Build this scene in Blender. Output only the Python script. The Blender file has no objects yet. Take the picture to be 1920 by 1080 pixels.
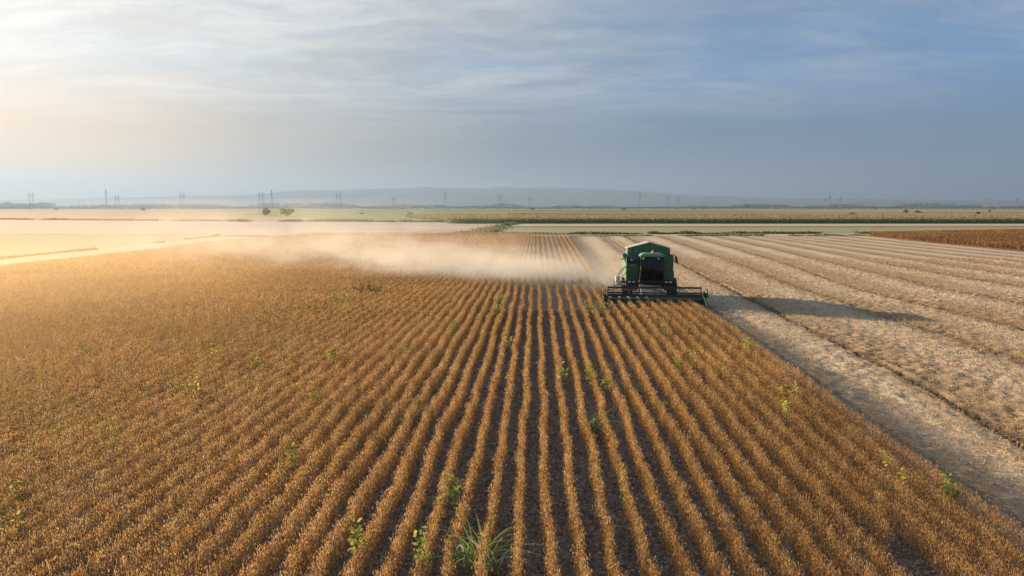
import bpy, bmesh, math, random
import numpy as np
from mathutils import Vector, Matrix
R = math.radians
rng = np.random.default_rng(7)
random.seed(7)
sc = bpy.context.scene
COL = sc.collection

# ------------------------------------------------------------------ camera, sky, sun, exposure
F, CAMH, PITCH = 1350.0, 6.1, math.atan((540 - 388) / 1350.0)
cam_d = bpy.data.cameras.new('camera'); cam = bpy.data.objects.new('camera', cam_d); COL.objects.link(cam)
cam_d.sensor_width = 36; cam_d.lens = 36 * F / 1920; cam_d.clip_start = 0.1; cam_d.clip_end = 60000
cam.location = (0, 0, CAMH); cam.rotation_euler = (R(90) - PITCH, 0, 0)
sc.camera = cam

SUN_EL, SUN_AZ = R(12.5), R(-54)          # azimuth from +Y, negative = to the left
SUN_DIR = Vector((math.sin(SUN_AZ) * math.cos(SUN_EL), math.cos(SUN_AZ) * math.cos(SUN_EL), math.sin(SUN_EL)))
sun_d = bpy.data.lights.new('sun', 'SUN'); sun = bpy.data.objects.new('sun', sun_d); COL.objects.link(sun)
sun_d.energy = 5.0; sun_d.angle = R(0.9); sun_d.color = (1.0, 0.80, 0.56)
sun.rotation_euler = SUN_DIR.to_track_quat('Z', 'Y').to_euler(); sun.location = (-60, 40, 40)

sc.view_settings.view_transform = 'Standard'; sc.view_settings.look = 'None'
sc.view_settings.exposure = 1.58; sc.view_settings.gamma = 1.0
sc.cycles.use_denoising = True
sc.cycles.max_bounces = 6; sc.cycles.diffuse_bounces = 3; sc.cycles.transmission_bounces = 4
sc.cycles.volume_bounces = 1; sc.cycles.transparent_max_bounces = 8
sc.cycles.volume_max_steps = 256

class NT:
    """small node-tree helper"""
    def __init__(s, tree):
        s.t = tree; s.t.nodes.clear()
    def n(s, typ, **kw):
        nd = s.t.nodes.new(typ)
        for k, v in kw.items(): setattr(nd, k, v)
        return nd
    def set(s, sock, v):
        if isinstance(v, bpy.types.NodeSocket): s.t.links.new(v, sock)
        elif v is not None: sock.default_value = v
    def math(s, op, a, b=None, c=None, clamp=False):
        nd = s.n('ShaderNodeMath', operation=op, use_clamp=clamp)
        for i, v in enumerate((a, b, c)): s.set(nd.inputs[i], v)
        return nd.outputs[0]
    def vmath(s, op, a, b=None, out=0):
        nd = s.n('ShaderNodeVectorMath', operation=op)
        s.set(nd.inputs[0], a); s.set(nd.inputs[1], b)
        return nd.outputs[out]
    def mix(s, f, a, b, blend='MIX'):
        nd = s.n('ShaderNodeMix', data_type='RGBA', blend_type=blend)
        s.set(nd.inputs[0], f)
        for i, v in ((6, a), (7, b)):
            s.set(nd.inputs[i], v if isinstance(v, bpy.types.NodeSocket) else (*v, 1.0))
        return nd.outputs[2]
    def noise(s, vec, scale, detail=4.0, rough=0.55, out=0, dist=0.0):
        nd = s.n('ShaderNodeTexNoise'); s.set(nd.inputs['Vector'], vec)
        nd.inputs['Scale'].default_value = scale; nd.inputs['Detail'].default_value = detail
        nd.inputs['Roughness'].default_value = rough; nd.inputs['Distortion'].default_value = dist
        return nd.outputs[out]
    def ramp(s, f, stops, interp='LINEAR'):
        nd = s.n('ShaderNodeValToRGB'); s.set(nd.inputs[0], f)
        cr = nd.color_ramp; cr.interpolation = interp
        while len(cr.elements) < len(stops): cr.elements.new(0.5)
        for e, (p, c) in zip(cr.elements, stops):
            e.position = p; e.color = (*c, 1.0) if not isinstance(c, float) else (c, c, c, 1.0)
        return nd.outputs[0]
    def maprange(s, v, a, b, c, d, smooth=False):
        nd = s.n('ShaderNodeMapRange', interpolation_type='SMOOTHSTEP' if smooth else 'LINEAR')
        for i, x in enumerate((v, a, b, c, d)): s.set(nd.inputs[i], x)
        return nd.outputs[0]
    def scalevec(s, vec, sv):
        nd = s.n('ShaderNodeMapping'); s.set(nd.inputs[0], vec); nd.inputs['Scale'].default_value = sv
        return nd.outputs[0]

world = bpy.data.worlds.new('World'); sc.world = world; world.use_nodes = True
w = NT(world.node_tree)
sky = w.n('ShaderNodeTexSky', sky_type='NISHITA', sun_disc=False)
sky.sun_elevation = SUN_EL; sky.sun_rotation = SUN_AZ; sky.air_density = 1.0; sky.dust_density = 0.6; sky.altitude = 80
geo = w.n('ShaderNodeTexCoord').outputs['Generated']
dirn = w.vmath('NORMALIZE', geo)
sdot = w.vmath('DOT_PRODUCT', dirn, tuple(SUN_DIR), out=1)
ang = w.math('ARCCOSINE', w.math('MINIMUM', sdot, 0.99999))
sep = w.n('ShaderNodeSeparateXYZ'); w.set(sep.inputs[0], dirn)
zc = w.math('ADD', w.math('MAXIMUM', sep.outputs[2], 0.0), 0.06)
comb = w.n('ShaderNodeCombineXYZ')
w.set(comb.inputs[0], w.math('DIVIDE', sep.outputs[0], zc)); w.set(comb.inputs[1], w.math('DIVIDE', sep.outputs[1], zc))
cpos = comb.outputs[0]
# thin high cloud veil: its brightness falls off with the angle from the hidden sun
an = w.math('DIVIDE', ang, math.pi)
veil = w.ramp(an, [
    (0.00, (8.0, 7.5, 6.7)), (0.10, (6.5, 6.2, 5.7)), (0.15, (5.7, 5.55, 5.2)), (0.20, (4.8, 4.7, 4.4)),
    (0.28, (3.5, 3.6, 3.65)), (0.36, (2.15, 2.6, 3.2)), (0.50, (1.65, 2.2, 3.05)), (1.0, (1.9, 2.4, 3.1))])
gap = w.ramp(an, [
    (0.00, (7.0, 6.6, 6.0)), (0.12, (4.9, 4.75, 4.5)), (0.19, (3.3, 3.45, 3.6)), (0.28, (1.9, 2.45, 3.1)), (0.38, (0.98, 1.8, 3.1)), (0.55, (0.78, 1.65, 3.2)), (1.0, (0.9, 1.8, 3.2))])
under = w.ramp(an, [
    (0.00, (8.0, 7.0, 5.8)), (0.10, (6.2, 3.9, 2.2)), (0.15, (4.9, 3.3, 1.9)), (0.20, (2.8, 2.2, 1.7)),
    (0.30, (0.72, 1.05, 1.5)), (0.38, (0.65, 1.1, 1.8)), (0.50, (0.75, 1.3, 2.1)), (1.0, (1.0, 1.5, 2.3))])
warp = w.vmath('SCALE', w.vmath('SUBTRACT', w.noise(cpos, 0.5, 4, out=1), (0.5, 0.5, 0.5)), None)
warp.node.inputs['Scale'].default_value = 1.6
cp2 = w.vmath('ADD', cpos, warp)
c1 = w.noise(w.scalevec(cp2, (0.30, 0.75, 1)), 0.75, 8, 0.60)
c2 = w.noise(w.scalevec(cp2, (0.6, 1.7, 1)), 2.2, 9, 0.7)
cl = w.math('ADD', w.math('MULTIPLY', c1, 0.52), w.math('MULTIPLY', c2, 0.48))
elev = w.math('ARCSINE', sep.outputs[2])
cover = w.math('ADD', w.math('MULTIPLY', w.maprange(cl, 0.41, 0.60, 0.0, 1.0, True), 0.9), 0.05)
bl = w.math('MULTIPLY', w.maprange(w.noise(w.scalevec(cp2, (0.22, 0.5, 1)), 0.9, 6, 0.6), 0.47, 0.62, 0.0, 0.72, True), w.maprange(elev, 0.05, 0.24, 1.0, 0.5, True))
low = w.maprange(elev, 0.07, 0.19, 1.0, 0.0, True)           # towards the horizon the veil closes into grey cloud
cloudc = w.mix(cover, gap, veil)
cloudc = w.mix(bl, cloudc, under)
cloudc = w.mix(w.math('MULTIPLY', low, 0.9), cloudc, under)
skym = w.n('ShaderNodeMix', data_type='RGBA'); skym.inputs[0].default_value = 0.93
w.set(skym.inputs[6], sky.outputs[0]); w.set(skym.inputs[7], cloudc)
bg = w.n('ShaderNodeBackground'); w.set(bg.inputs[0], skym.outputs[2]); bg.inputs[1].default_value = 0.061
wo = w.n('ShaderNodeOutputWorld'); w.t.links.new(bg.outputs[0], wo.inputs[0])

# ------------------------------------------------------------------ helpers
def gp(px, py, z=0.0):
    """the point of the level z that the photograph shows at (px, py)"""
    u = (px - 960) / F; v = (540 - py) / F
    dy = math.cos(PITCH) + v * math.sin(PITCH); dz = -math.sin(PITCH) + v * math.cos(PITCH)
    t = (CAMH - z) / -dz
    return (u * t, dy * t)

def newmat(name):
    m = bpy.data.materials.new(name); m.use_nodes = True
    return m, NT(m.node_tree)

def principled(t, color, rough=0.8, bump=None, bump_s=0.3, bump_d=0.02, metallic=0.0, spec=0.3):
    b = t.n('ShaderNodeBsdfPrincipled')
    t.set(b.inputs['Base Color'], color if isinstance(color, bpy.types.NodeSocket) else (*color, 1.0))
    t.set(b.inputs['Roughness'], rough); b.inputs['Metallic'].default_value = metallic
    b.inputs['Specular IOR Level'].default_value = spec
    if bump is not None:
        bn = t.n('ShaderNodeBump'); bn.inputs['Strength'].default_value = bump_s; bn.inputs['Distance'].default_value = bump_d
        t.set(bn.inputs['Height'], bump); t.t.links.new(bn.outputs[0], b.inputs['Normal'])
    o = t.n('ShaderNodeOutputMaterial'); t.t.links.new(b.outputs[0], o.inputs[0])
    return b

def leafmat(name, trans=0.35, rough=0.7):
    """foliage and straw: colour of each leaf from its own attribute, light passes through it"""
    m, t = newmat(name)
    a = t.n('ShaderNodeAttribute'); a.attribute_name = 'Col'
    d = t.n('ShaderNodeBsdfDiffuse'); t.set(d.inputs[0], a.outputs[0]); d.inputs[1].default_value = rough
    tr = t.n('ShaderNodeBsdfTranslucent'); t.set(tr.inputs[0], a.outputs[0])
    mx = t.n('ShaderNodeMixShader'); mx.inputs[0].default_value = trans
    t.t.links.new(d.outputs[0], mx.inputs[1]); t.t.links.new(tr.outputs[0], mx.inputs[2])
    o = t.n('ShaderNodeOutputMaterial'); t.t.links.new(mx.outputs[0], o.inputs[0])
    return m

def tag(o, label=None, cat=None, group=None, kind=None):
    if label: o['label'] = label
    if cat: o['category'] = cat
    if group: o['group'] = group
    if kind: o['kind'] = kind
    return o

def quadmesh(name, V, C, mat, parent=None):
    """V (N,4,3) quads, C (N,3) colours -> one mesh object"""
    V = np.asarray(V, np.float32); N = len(V)
    me = bpy.data.meshes.new(name)
    me.vertices.add(N * 4); me.vertices.foreach_set('co', V.reshape(-1))
    me.loops.add(N * 4); me.loops.foreach_set('vertex_index', np.arange(N * 4, dtype=np.int32))
    me.polygons.add(N); me.polygons.foreach_set('loop_start', np.arange(0, N * 4, 4, dtype=np.int32))
    me.polygons.foreach_set('loop_total', np.full(N, 4, np.int32))
    ca = me.attributes.new('Col', 'FLOAT_COLOR', 'POINT')
    cc = np.ones((N, 4, 4), np.float32); cc[:, :, :3] = np.asarray(C, np.float32)[:, None, :]
    ca.data.foreach_set('color', cc.reshape(-1))
    me.update(calc_edges=True)
    me.materials.append(mat)
    o = bpy.data.objects.new(name, me); COL.objects.link(o)
    if parent: o.parent = parent
    return o

def build(name, bm, mat, parent=None, smooth=False):
    me = bpy.data.meshes.new(name)
    bmesh.ops.recalc_face_normals(bm, faces=bm.faces[:])
    bm.to_mesh(me); bm.free()
    if smooth:
        for p in me.polygons: p.use_smooth = True
    me.materials.append(mat)
    o = bpy.data.objects.new(name, me); COL.objects.link(o)
    if parent: o.parent = parent
    return o

def empty(name, loc, rz=0.0):
    o = bpy.data.objects.new(name, None); COL.objects.link(o)
    o.location = loc; o.rotation_euler = (0, 0, rz); o.empty_display_size = 0.3
    return o

def box(bm, c, s, rot=None, bevel=0.0):
    r = bmesh.ops.create_cube(bm, size=1.0)
    vs = r['verts']
    M = Matrix.Translation(c) @ (rot.to_4x4() if rot else Matrix.Identity(4)) @ Matrix.Diagonal((*s, 1))
    bmesh.ops.transform(bm, matrix=M, verts=vs)
    if bevel:
        es = list({e for v in vs for e in v.link_edges})
        bmesh.ops.bevel(bm, geom=es, offset=bevel, segments=2, affect='EDGES', profile=0.5)

def cyl(bm, a, b, r1, r2=None, seg=12, caps=True):
    a, b = Vector(a), Vector(b); r2 = r1 if r2 is None else r2
    d = b - a
    q = d.to_track_quat('Z', 'Y').to_matrix().to_4x4()
    r = bmesh.ops.create_cone(bm, cap_ends=caps, segments=seg, radius1=max(r1, 1e-4), radius2=max(r2, 1e-4), depth=d.length)
    bmesh.ops.transform(bm, matrix=Matrix.Translation((a + b) / 2) @ q, verts=r['verts'])

def tube(bm, pts, r, seg=8):
    for a, b in zip(pts[:-1], pts[1:]):
        cyl(bm, a, b, r, r, seg)
    for p in pts[1:-1]:
        s = bmesh.ops.create_uvsphere(bm, u_segments=seg, v_segments=4, radius=r)
        bmesh.ops.translate(bm, vec=p, verts=s['verts'])

def prism(bm, poly, axis, a, b):
    """extrude a 2-D outline along an axis ('x','y','z') from a to b"""
    def P(u, v, t): return {'x': (t, u, v), 'y': (u, t, v), 'z': (u, v, t)}[axis]
    va = [bm.verts.new(P(u, v, a)) for u, v in poly]; vb = [bm.verts.new(P(u, v, b)) for u, v in poly]
    n = len(poly)
    fs = [bm.faces.new(va), bm.faces.new(vb[::-1])]
    for i in range(n): fs.append(bm.faces.new((va[i], vb[i], vb[(i + 1) % n], va[(i + 1) % n])))
    return fs

def lathe_x(bm, prof, c, seg=28):
    """profile (x, r) turned about an axis parallel to x through c"""
    rings = []
    for x, r in prof:
        rings.append([bm.verts.new((c[0] + x, c[1] + r * math.cos(2 * math.pi * k / seg), c[2] + r * math.sin(2 * math.pi * k / seg))) for k in range(seg)])
    for A, B in zip(rings[:-1], rings[1:]):
        for k in range(seg): bm.faces.new((A[k], A[(k + 1) % seg], B[(k + 1) % seg], B[k]))
    bm.faces.new(rings[0]); bm.faces.new(rings[-1][::-1])

def sheet(name, pts, z, mat, kind='structure'):
    """a flat field or road, as a polygon at height z"""
    me = bpy.data.meshes.new(name)
    me.from_pydata([(p[0], p[1], z) for p in pts], [], [list(range(len(pts)))])
    me.update(); me.materials.append(mat)
    o = bpy.data.objects.new(name, me); COL.objects.link(o); o['kind'] = kind
    if me.polygons[0].normal.z < 0: me.flip_normals()
    return o

def randunit(n):
    v = rng.normal(size=(n, 3)); return v / np.linalg.norm(v, axis=1, keepdims=True)

def diamonds(P, A, L, W):
    """leaf or pod quads: centre P, axis A (unit), length L, width W, turned at random about the axis"""
    n = len(P)
    S = np.cross(A, randunit(n)); S /= np.linalg.norm(S, axis=1, keepdims=True) + 1e-9
    L = np.asarray(L).reshape(-1, 1); W = np.asarray(W).reshape(-1, 1)
    return np.stack([P - A * L / 2, P + S * W / 2, P + A * L / 2, P - S * W / 2], 1)

def vnoise(x, y, s, seed=0):
    """smooth value noise for patches in the field"""
    r = np.random.default_rng(seed); T = r.random((256, 256))
    u = x / s; v = y / s
    i = np.floor(u).astype(int); j = np.floor(v).astype(int); a = u - i; b = v - j
    a = a * a * (3 - 2 * a); b = b * b * (3 - 2 * b)
    g = lambda p, q: T[p & 255, q & 255]
    return (g(i, j) * (1 - a) + g(i + 1, j) * a) * (1 - b) + (g(i, j + 1) * (1 - a) + g(i + 1, j + 1) * a) * b

# ------------------------------------------------------------------ setting: ground, fields, road, hills
def ground_mat(name, cols, scale, stretch=(1, 1, 1), bump_scale=6.0, bump_s=0.5, bump_d=0.05, fine=0.35):
    m, t = newmat(name)
    pos = t.n('ShaderNodeNewGeometry').outputs['Position']
    a = t.noise(t.scalevec(pos, stretch), scale, 6, 0.6)
    k = len(cols)
    c = t.ramp(a, [(0.3 + 0.4 * i / (k - 1), cols[i]) for i in range(k)])
    f = t.noise(pos, bump_scale, 6, 0.65)
    c = t.mix(fine, c, t.ramp(f, [(0.3, 0.35), (0.7, 1.0)]), 'MULTIPLY')
    principled(t, c, 0.95, bump=f, bump_s=bump_s, bump_d=bump_d, spec=0.1)
    return m

def far_ground_mat():
    m, t = newmat('far_farmland')
    pos = t.n('ShaderNodeNewGeometry').outputs['Position']
    v = t.n('ShaderNodeTexVoronoi'); v.inputs['Scale'].default_value = 1.0
    wv = t.vmath('ADD', t.scalevec(pos, (0.0016, 0.0052, 0.004)), t.vmath('SCALE', t.noise(t.scalevec(pos, (0.003, 0.003, 1)), 1.0, 2, out=1)))
    t.set(v.inputs['Vector'], wv)
    sepc = t.n('ShaderNodeSeparateColor'); t.set(sepc.inputs[0], v.outputs['Color'])
    c = t.ramp(sepc.outputs[0], [(0.0, (0.10, 0.13, 0.045)), (0.22, (0.32, 0.22, 0.12)), (0.45, (0.42, 0.30, 0.18)), (0.62, (0.17, 0.20, 0.08)), (0.8, (0.36, 0.24, 0.13)), (1.0, (0.30, 0.23, 0.14))], 'CONSTANT')
    n = t.noise(t.scalevec(pos, (0.02, 0.1, 1)), 1.0, 4)
    c = t.mix(0.3, c, t.ramp(n, [(0.3, 0.5), (0.7, 1.0)]), 'MULTIPLY')
    principled(t, c, 0.95, spec=0.1)
    return m

g = sheet('ground', [(-30000, -300), (30000, -300), (30000, 30000), (-30000, 30000)], -0.02, far_ground_mat())

# hills on the horizon
def make_hills():
    D = 9500.0
    prof = [(-1400, 14), (-600, 18), (0, 17), (300, 24), (500, 36), (640, 43), (850, 46), (930, 47), (1010, 45), (1150, 41), (1260, 34), (1400, 24), (1500, 21), (1700, 18), (1920, 16), (2500, 14), (3600, 12)]
    px = np.array([p[0] for p in prof], float); ph = np.array([p[1] for p in prof], float)
    nx, ny = 420, 26
    xs = np.linspace(-17500, 19500, nx)
    H = np.interp(960 + xs / D * F, px, ph) / F * D * (1 + 0.0) + CAMH
    V = []
    for j in range(ny):
        v = j / (ny - 1)
        y = D - 1500 + 4500 * v
        s = math.sin(math.pi * min(v * 1.5, 1.0) / 2) ** 1.4 if v < 0.667 else math.cos(math.pi * (v - 0.667) / 0.667) ** 1
        hh = H * s * (0.92 + 0.16 * (vnoise(xs + 40000, np.full(nx, y), 900.0, 3) - 0.5) + 0.10 * (vnoise(xs + 40000, np.full(nx, y), 300.0, 4) - 0.5))
        # keep the skyline of the photograph: scale by distance so that the crest reads at the right height
        V += [(xs[i], y, max(hh[i], 0) - 3) for i in range(nx)]
    Fc = [(j * nx + i, j * nx + i + 1, (j + 1) * nx + i + 1, (j + 1) * nx + i) for j in range(ny - 1) for i in range(nx - 1)]
    me = bpy.data.meshes.new('hills'); me.from_pydata(V, [], Fc); me.update()
    for p in me.polygons: p.use_smooth = True
    m, t = newmat('hill_woods')
    pos = t.n('ShaderNodeNewGeometry').outputs['Position']
    principled(t, t.ramp(t.noise(pos, 0.004, 5), [(0.35, (0.07, 0.09, 0.06)), (0.65, (0.14, 0.15, 0.09))]), 0.95, spec=0.1)
    me.materials.append(m)
    o = bpy.data.objects.new('hills', me); COL.objects.link(o); o['kind'] = 'structure'
make_hills()

# fields beyond
G = gp
M_pink = ground_mat('bare_pale_soil', [(0.40, 0.31, 0.25), (0.48, 0.38, 0.31), (0.52, 0.42, 0.35)], 0.05, (0.4, 2.0, 1), 1.2, 0.3, 0.1)
M_tanleft = ground_mat('ripe_grain_field', [(0.36, 0.25, 0.125), (0.42, 0.305, 0.165)], 0.06, (0.5, 1.5, 1), 2.0)
M_dirt = ground_mat('dirt_track', [(0.40, 0.31, 0.205), (0.48, 0.38, 0.26)], 0.15, (1, 1, 1), 2.5)
M_pale = ground_mat('cut_straw', [(0.46, 0.40, 0.25), (0.52, 0.46, 0.30)], 0.06, (0.3, 2, 1), 2.0)
M_brown = ground_mat('bare_brown_soil', [(0.26, 0.17, 0.11), (0.31, 0.21, 0.14)], 0.06, (0.3, 2, 1), 2.0)
M_olive = ground_mat('thin_green_regrowth', [(0.24, 0.24, 0.11), (0.33, 0.31, 0.16), (0.27, 0.27, 0.12)], 0.05, (0.25, 2, 1), 1.6)
M_green = ground_mat('green_meadow', [(0.14, 0.21, 0.05), (0.22, 0.27, 0.08), (0.28, 0.27, 0.11)], 0.02, (0.5, 1.5, 1), 1.0)
M_orange = ground_mat('dry_grass_land', [(0.37, 0.26, 0.15), (0.42, 0.30, 0.18), (0.34, 0.27, 0.15)], 0.02, (0.4, 2, 1), 1.0)

sheet('tan_field', [G(-900, 412), G(0, 411.5), G(420, 414.5), G(640, 414), G(640, 398), G(300, 395), G(-900, 393)], 0.00, M_orange)
sheet('green_field', [G(620, 416), G(760, 416.3), G(905, 416.5), G(940, 409), G(960, 395.5), G(540, 394.5), G(450, 402), G(560, 408)], 0.02, M_green)
sheet('pale_field', [G(-700, 437.5), G(392, 437.5), G(405, 443), G(560, 444), G(862, 444), G(905, 438), G(930, 429), G(962, 418.5), G(905, 417), G(640, 415), G(400, 415), G(0, 412), G(-700, 409)], 0.024, M_pink)
sheet('grain_field', [G(-1100, 440), G(-300, 437.5), G(392, 437.2), G(404, 443), G(240, 461), G(0, 485), G(-300, 520), G(-1100, 600)], 0.030, M_tanleft)
sheet('dirt_road', [G(560, 444), G(404, 443), G(240, 461), G(0, 485), G(-300, 520), G(-1100, 600), G(-1100, 640), G(-300, 548), G(0, 512), G(200, 487), G(420, 457), G(540, 447)], 0.034, M_dirt)
sheet('cut_field', [G(940, 424), G(962, 419.2), G(1920, 419.4), G(3600, 419.6), G(3600, 423.6), G(1920, 423.4)], 0.024, M_pale)
sheet('brown_field', [G(930, 428), G(940, 423.8), G(1920, 423.2), G(3600, 423.4), G(3600, 427.5), G(1920, 427.2)], 0.028, M_brown)
sheet('olive_field', [G(885, 443), G(915, 437), G(932, 427.5), G(1920, 426.6), G(3600, 426.6), G(3600, 438.5), G(1920, 438.2), G(1080, 440)], 0.032, M_olive)
sheet('path', [G(905, 441), G(1080, 439.6), G(1920, 437.8), G(3600, 437.5), G(3600, 441), G(1920, 441.2), G(1080, 443.5), G(905, 443.5)], 0.036, M_pale)

# ------------------------------------------------------------------ the stubble: lanes left by earlier passes
LANES = {  # lane coordinate (metres across the passes) -> (Y, x) along the field
    -6: [(8, 4.3), (44, 6.13), (151, 11.6)],
    0: [(8, 8.55), (43, 10.97), (90, 14.2), (151, 18.4)],
    6: [(8, 12.4), (18, 13.1), (25.5, 14.1), (43, 15.3), (80, 18.2), (151, 23.4)],
    12: [(8, 18.2), (20, 19.0), (32, 20.2), (54, 21.5), (80, 24.5), (134, 29.2), (151, 30.5)],
    18: [(8, 24.6), (36, 25.4), (54, 25.6), (64, 27.2), (76, 29.2), (105, 32.6), (134, 35.2), (151, 36.4)],
    24: [(8, 31.0), (54, 32.0), (76, 34.4), (105, 38.0), (151, 41.6)],
    30: [(8, 37.5), (54, 38.5), (74, 39.6), (90, 41.5), (134, 45.8), (151, 47.2)],
    36: [(8, 44.2), (74, 45.0), (134, 49.6), (151, 50.6)],
    48: [(8, 56.0), (74, 55.8), (151, 57.0)],
    66: [(8, 73.0), (97, 68.6), (121, 70.3), (151, 73.6)],
    130: [(8, 137.0), (151, 137.6)],
}
LK = sorted(LANES)
def lane_x(Y):
    Y = np.atleast_1d(np.asarray(Y, float))
    return np.stack([np.interp(Y, [p[0] for p in LANES[k]], [p[1] for p in LANES[k]]) for k in LK], 1)
def lane_of(x, Y):
    X = lane_x(Y); out = np.empty(len(X))
    for i in range(len(X)): out[i] = np.interp(x[i], X[i], LK)
    return out

def stubble_mat():
    m, t = newmat('stubble_and_chaff')
    uv = t.n('ShaderNodeUVMap'); uv.uv_map = 'lane'
    uvv = uv.outputs[0]
    pos = t.n('ShaderNodeNewGeometry').outputs['Position']
    s = t.n('ShaderNodeSeparateXYZ'); t.set(s.inputs[0], uvv)
    wob = t.math('MULTIPLY', t.math('SUBTRACT', t.noise(t.scalevec(uvv, (0.5, 0.12, 1)), 1.0, 4), 0.5), 1.5)
    wob2 = t.math('MULTIPLY', t.math('SUBTRACT', t.noise(t.scalevec(uvv, (1.0, 0.35, 1)), 1.6, 6, 0.72), 0.5), 2.6)
    lane = t.math('ADD', t.math('ADD', s.outputs[0], wob), wob2)
    f = t.math('FRACT', t.math('DIVIDE', t.math('ADD', lane, 60.0), 6.0))
    c = t.ramp(f, [(0.0, (0.26, 0.185, 0.115)), (0.035, (0.38, 0.265, 0.16)), (0.10, (0.54, 0.375, 0.215)), (0.30, (0.58, 0.42, 0.255)),
                   (0.38, (0.54, 0.42, 0.30)), (0.46, (0.66, 0.51, 0.35)), (0.58, (0.78, 0.62, 0.44)), (0.78, (0.74, 0.58, 0.40)), (0.92, (0.52, 0.38, 0.24)), (0.985, (0.32, 0.225, 0.14)), (1.0, (0.26, 0.185, 0.115))])
    # wheel track beside the standing crop: greyer, bare, with the crop's shadow put into the colour too
    c = t.mix(t.maprange(t.math('ABSOLUTE', t.math('SUBTRACT', lane, 0.75)), 0.25, 0.95, 0.75, 0.0, True), c, (0.42, 0.36, 0.30))
    # the two deep furrows
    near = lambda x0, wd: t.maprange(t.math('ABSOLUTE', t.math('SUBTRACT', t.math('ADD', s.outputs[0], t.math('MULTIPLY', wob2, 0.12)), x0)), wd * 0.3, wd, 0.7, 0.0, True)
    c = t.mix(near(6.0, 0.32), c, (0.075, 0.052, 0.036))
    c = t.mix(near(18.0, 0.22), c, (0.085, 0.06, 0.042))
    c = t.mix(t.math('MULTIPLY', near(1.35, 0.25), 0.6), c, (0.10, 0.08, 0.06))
    # rows of cut stems, chaff grain, broad patches
    rows = t.math('SINE', t.math('MULTIPLY', lane, 2 * math.pi / 0.5))
    c = t.mix(0.22, c, t.ramp(t.maprange(rows, -1, 1, 0, 1), [(0.0, 0.6), (1.0, 1.0)]), 'MULTIPLY')
    st = t.noise(t.scalevec(uvv, (5.0, 0.6, 1)), 1.6, 5, 0.65)
    c = t.mix(0.5, c, t.ramp(st, [(0.32, 0.5), (0.66, 1.0)]), 'MULTIPLY')
    fn = t.noise(pos, 9.0, 6, 0.75)
    c = t.mix(0.45, c, t.ramp(fn, [(0.34, 0.4), (0.62, 1.0)]), 'MULTIPLY')
    pa = t.noise(pos, 0.09, 4, 0.6)
    c = t.mix(0.5, c, t.ramp(pa, [(0.3, (0.72, 0.60, 0.50)), (0.7, (1.0, 1.0, 1.0))]), 'MULTIPLY')
    bn = t.math('ADD', t.math('MULTIPLY', fn, 0.6), t.math('MULTIPLY', t.noise(pos, 2.2, 5, 0.7), 0.8))
    principled(t, c, 0.95, bump=bn, bump_s=0.8, bump_d=0.14, spec=0.1)
    return m

def make_stubble_ground():
    Ys = np.concatenate([np.arange(8, 46, 0.13), np.arange(46, 60, 0.5), np.linspace(60, 151.0, 60)])
    LX = np.unique(np.concatenate([np.arange(-6, 0, 0.5), np.arange(0, 22, 0.11), np.arange(22, 36.1, 0.3), np.arange(38, 131, 4.0)]).round(3))
    nx = len(LX)
    X = np.stack([np.interp(LX, LK, r) for r in lane_x(Ys)])
    L2, Y2 = np.meshgrid(LX, Ys)
    wv = 0.25 * (vnoise(Y2 + 20, L2 * 0 + 9.5, 1.6, 71) - 0.5) + 0.25 * (vnoise(Y2 + 20, L2 * 0 + 9.5, 0.5, 72) - 0.5)
    Z = 0.095 - 0.09 * np.exp(-((L2 - 6 + wv) / 0.20) ** 2) + 0.02 * np.exp(-((L2 - 6.35 + wv) / 0.2) ** 2) - 0.06 * np.exp(-((L2 - 18 + wv) / 0.18) ** 2) - 0.04 * np.exp(-((L2 - 1.35 + wv) / 0.2) ** 2) + 0.03 * np.exp(-((L2 - 4.2) / 1.2) ** 2)
    rough = 0.050 * (vnoise(X + 50, Y2 + 50, 0.55, 73) - 0.5) + 0.075 * (vnoise(X + 50, Y2 + 50, 0.26, 74) - 0.5) * (0.4 + 1.2 * vnoise(X + 50, Y2 + 50, 2.2, 75))
    Z += np.where(Y2 < 50, rough, rough * 0.3)
    V = np.stack([X, Y2, Z], 2).reshape(-1, 3).tolist(); U = np.stack([L2, Y2], 2).reshape(-1, 2)
    Fc = [(j * nx + i, j * nx + i + 1, (j + 1) * nx + i + 1, (j + 1) * nx + i) for j in range(len(Ys) - 1) for i in range(nx - 1)]
    me = bpy.data.meshes.new('stubble_field'); me.from_pydata(V, [], Fc)
    ul = me.uv_layers.new(name='lane')
    vi = np.empty(len(me.loops), np.int32); me.loops.foreach_get('vertex_index', vi)
    ul.data.foreach_set('uv', np.asarray(U, np.float32)[vi].reshape(-1))
    me.update(); me.materials.append(stubble_mat())
    o = bpy.data.objects.new('stubble_field', me); COL.objects.link(o); o['kind'] = 'structure'
make_stubble_ground()

# soil under the standing soybeans
def row_x(x0, Y): return x0 + Y * (0.0331 + 0.0045 * np.clip(x0, 0, 9))
M_soil = ground_mat('dark_crumbly_soil', [(0.25, 0.192, 0.150), (0.37, 0.29, 0.23), (0.30, 0.23, 0.18)], 1.2, (1, 1, 1), 9.0, 1.0, 0.10, 0.6)
FARLEFT = [(-24.0, -5.0), (-60.0, 34.0)] + [G(-300, 548), G(0, 512), G(200, 487), G(420, 457), G(540, 447)]
soil_pts = [(8.3, -5.0)] + [(float(row_x(8.12, Y)), Y) for Y in (8, 20, 30, 40, 43.4)] + [(float(row_x(3.95, Y)), Y) for Y in (43.6, 80, 120, 150.6)] + [G(800, 443.2)] + FARLEFT[::-1]
sheet('soil_bed', soil_pts, 0.135, M_soil)

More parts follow.
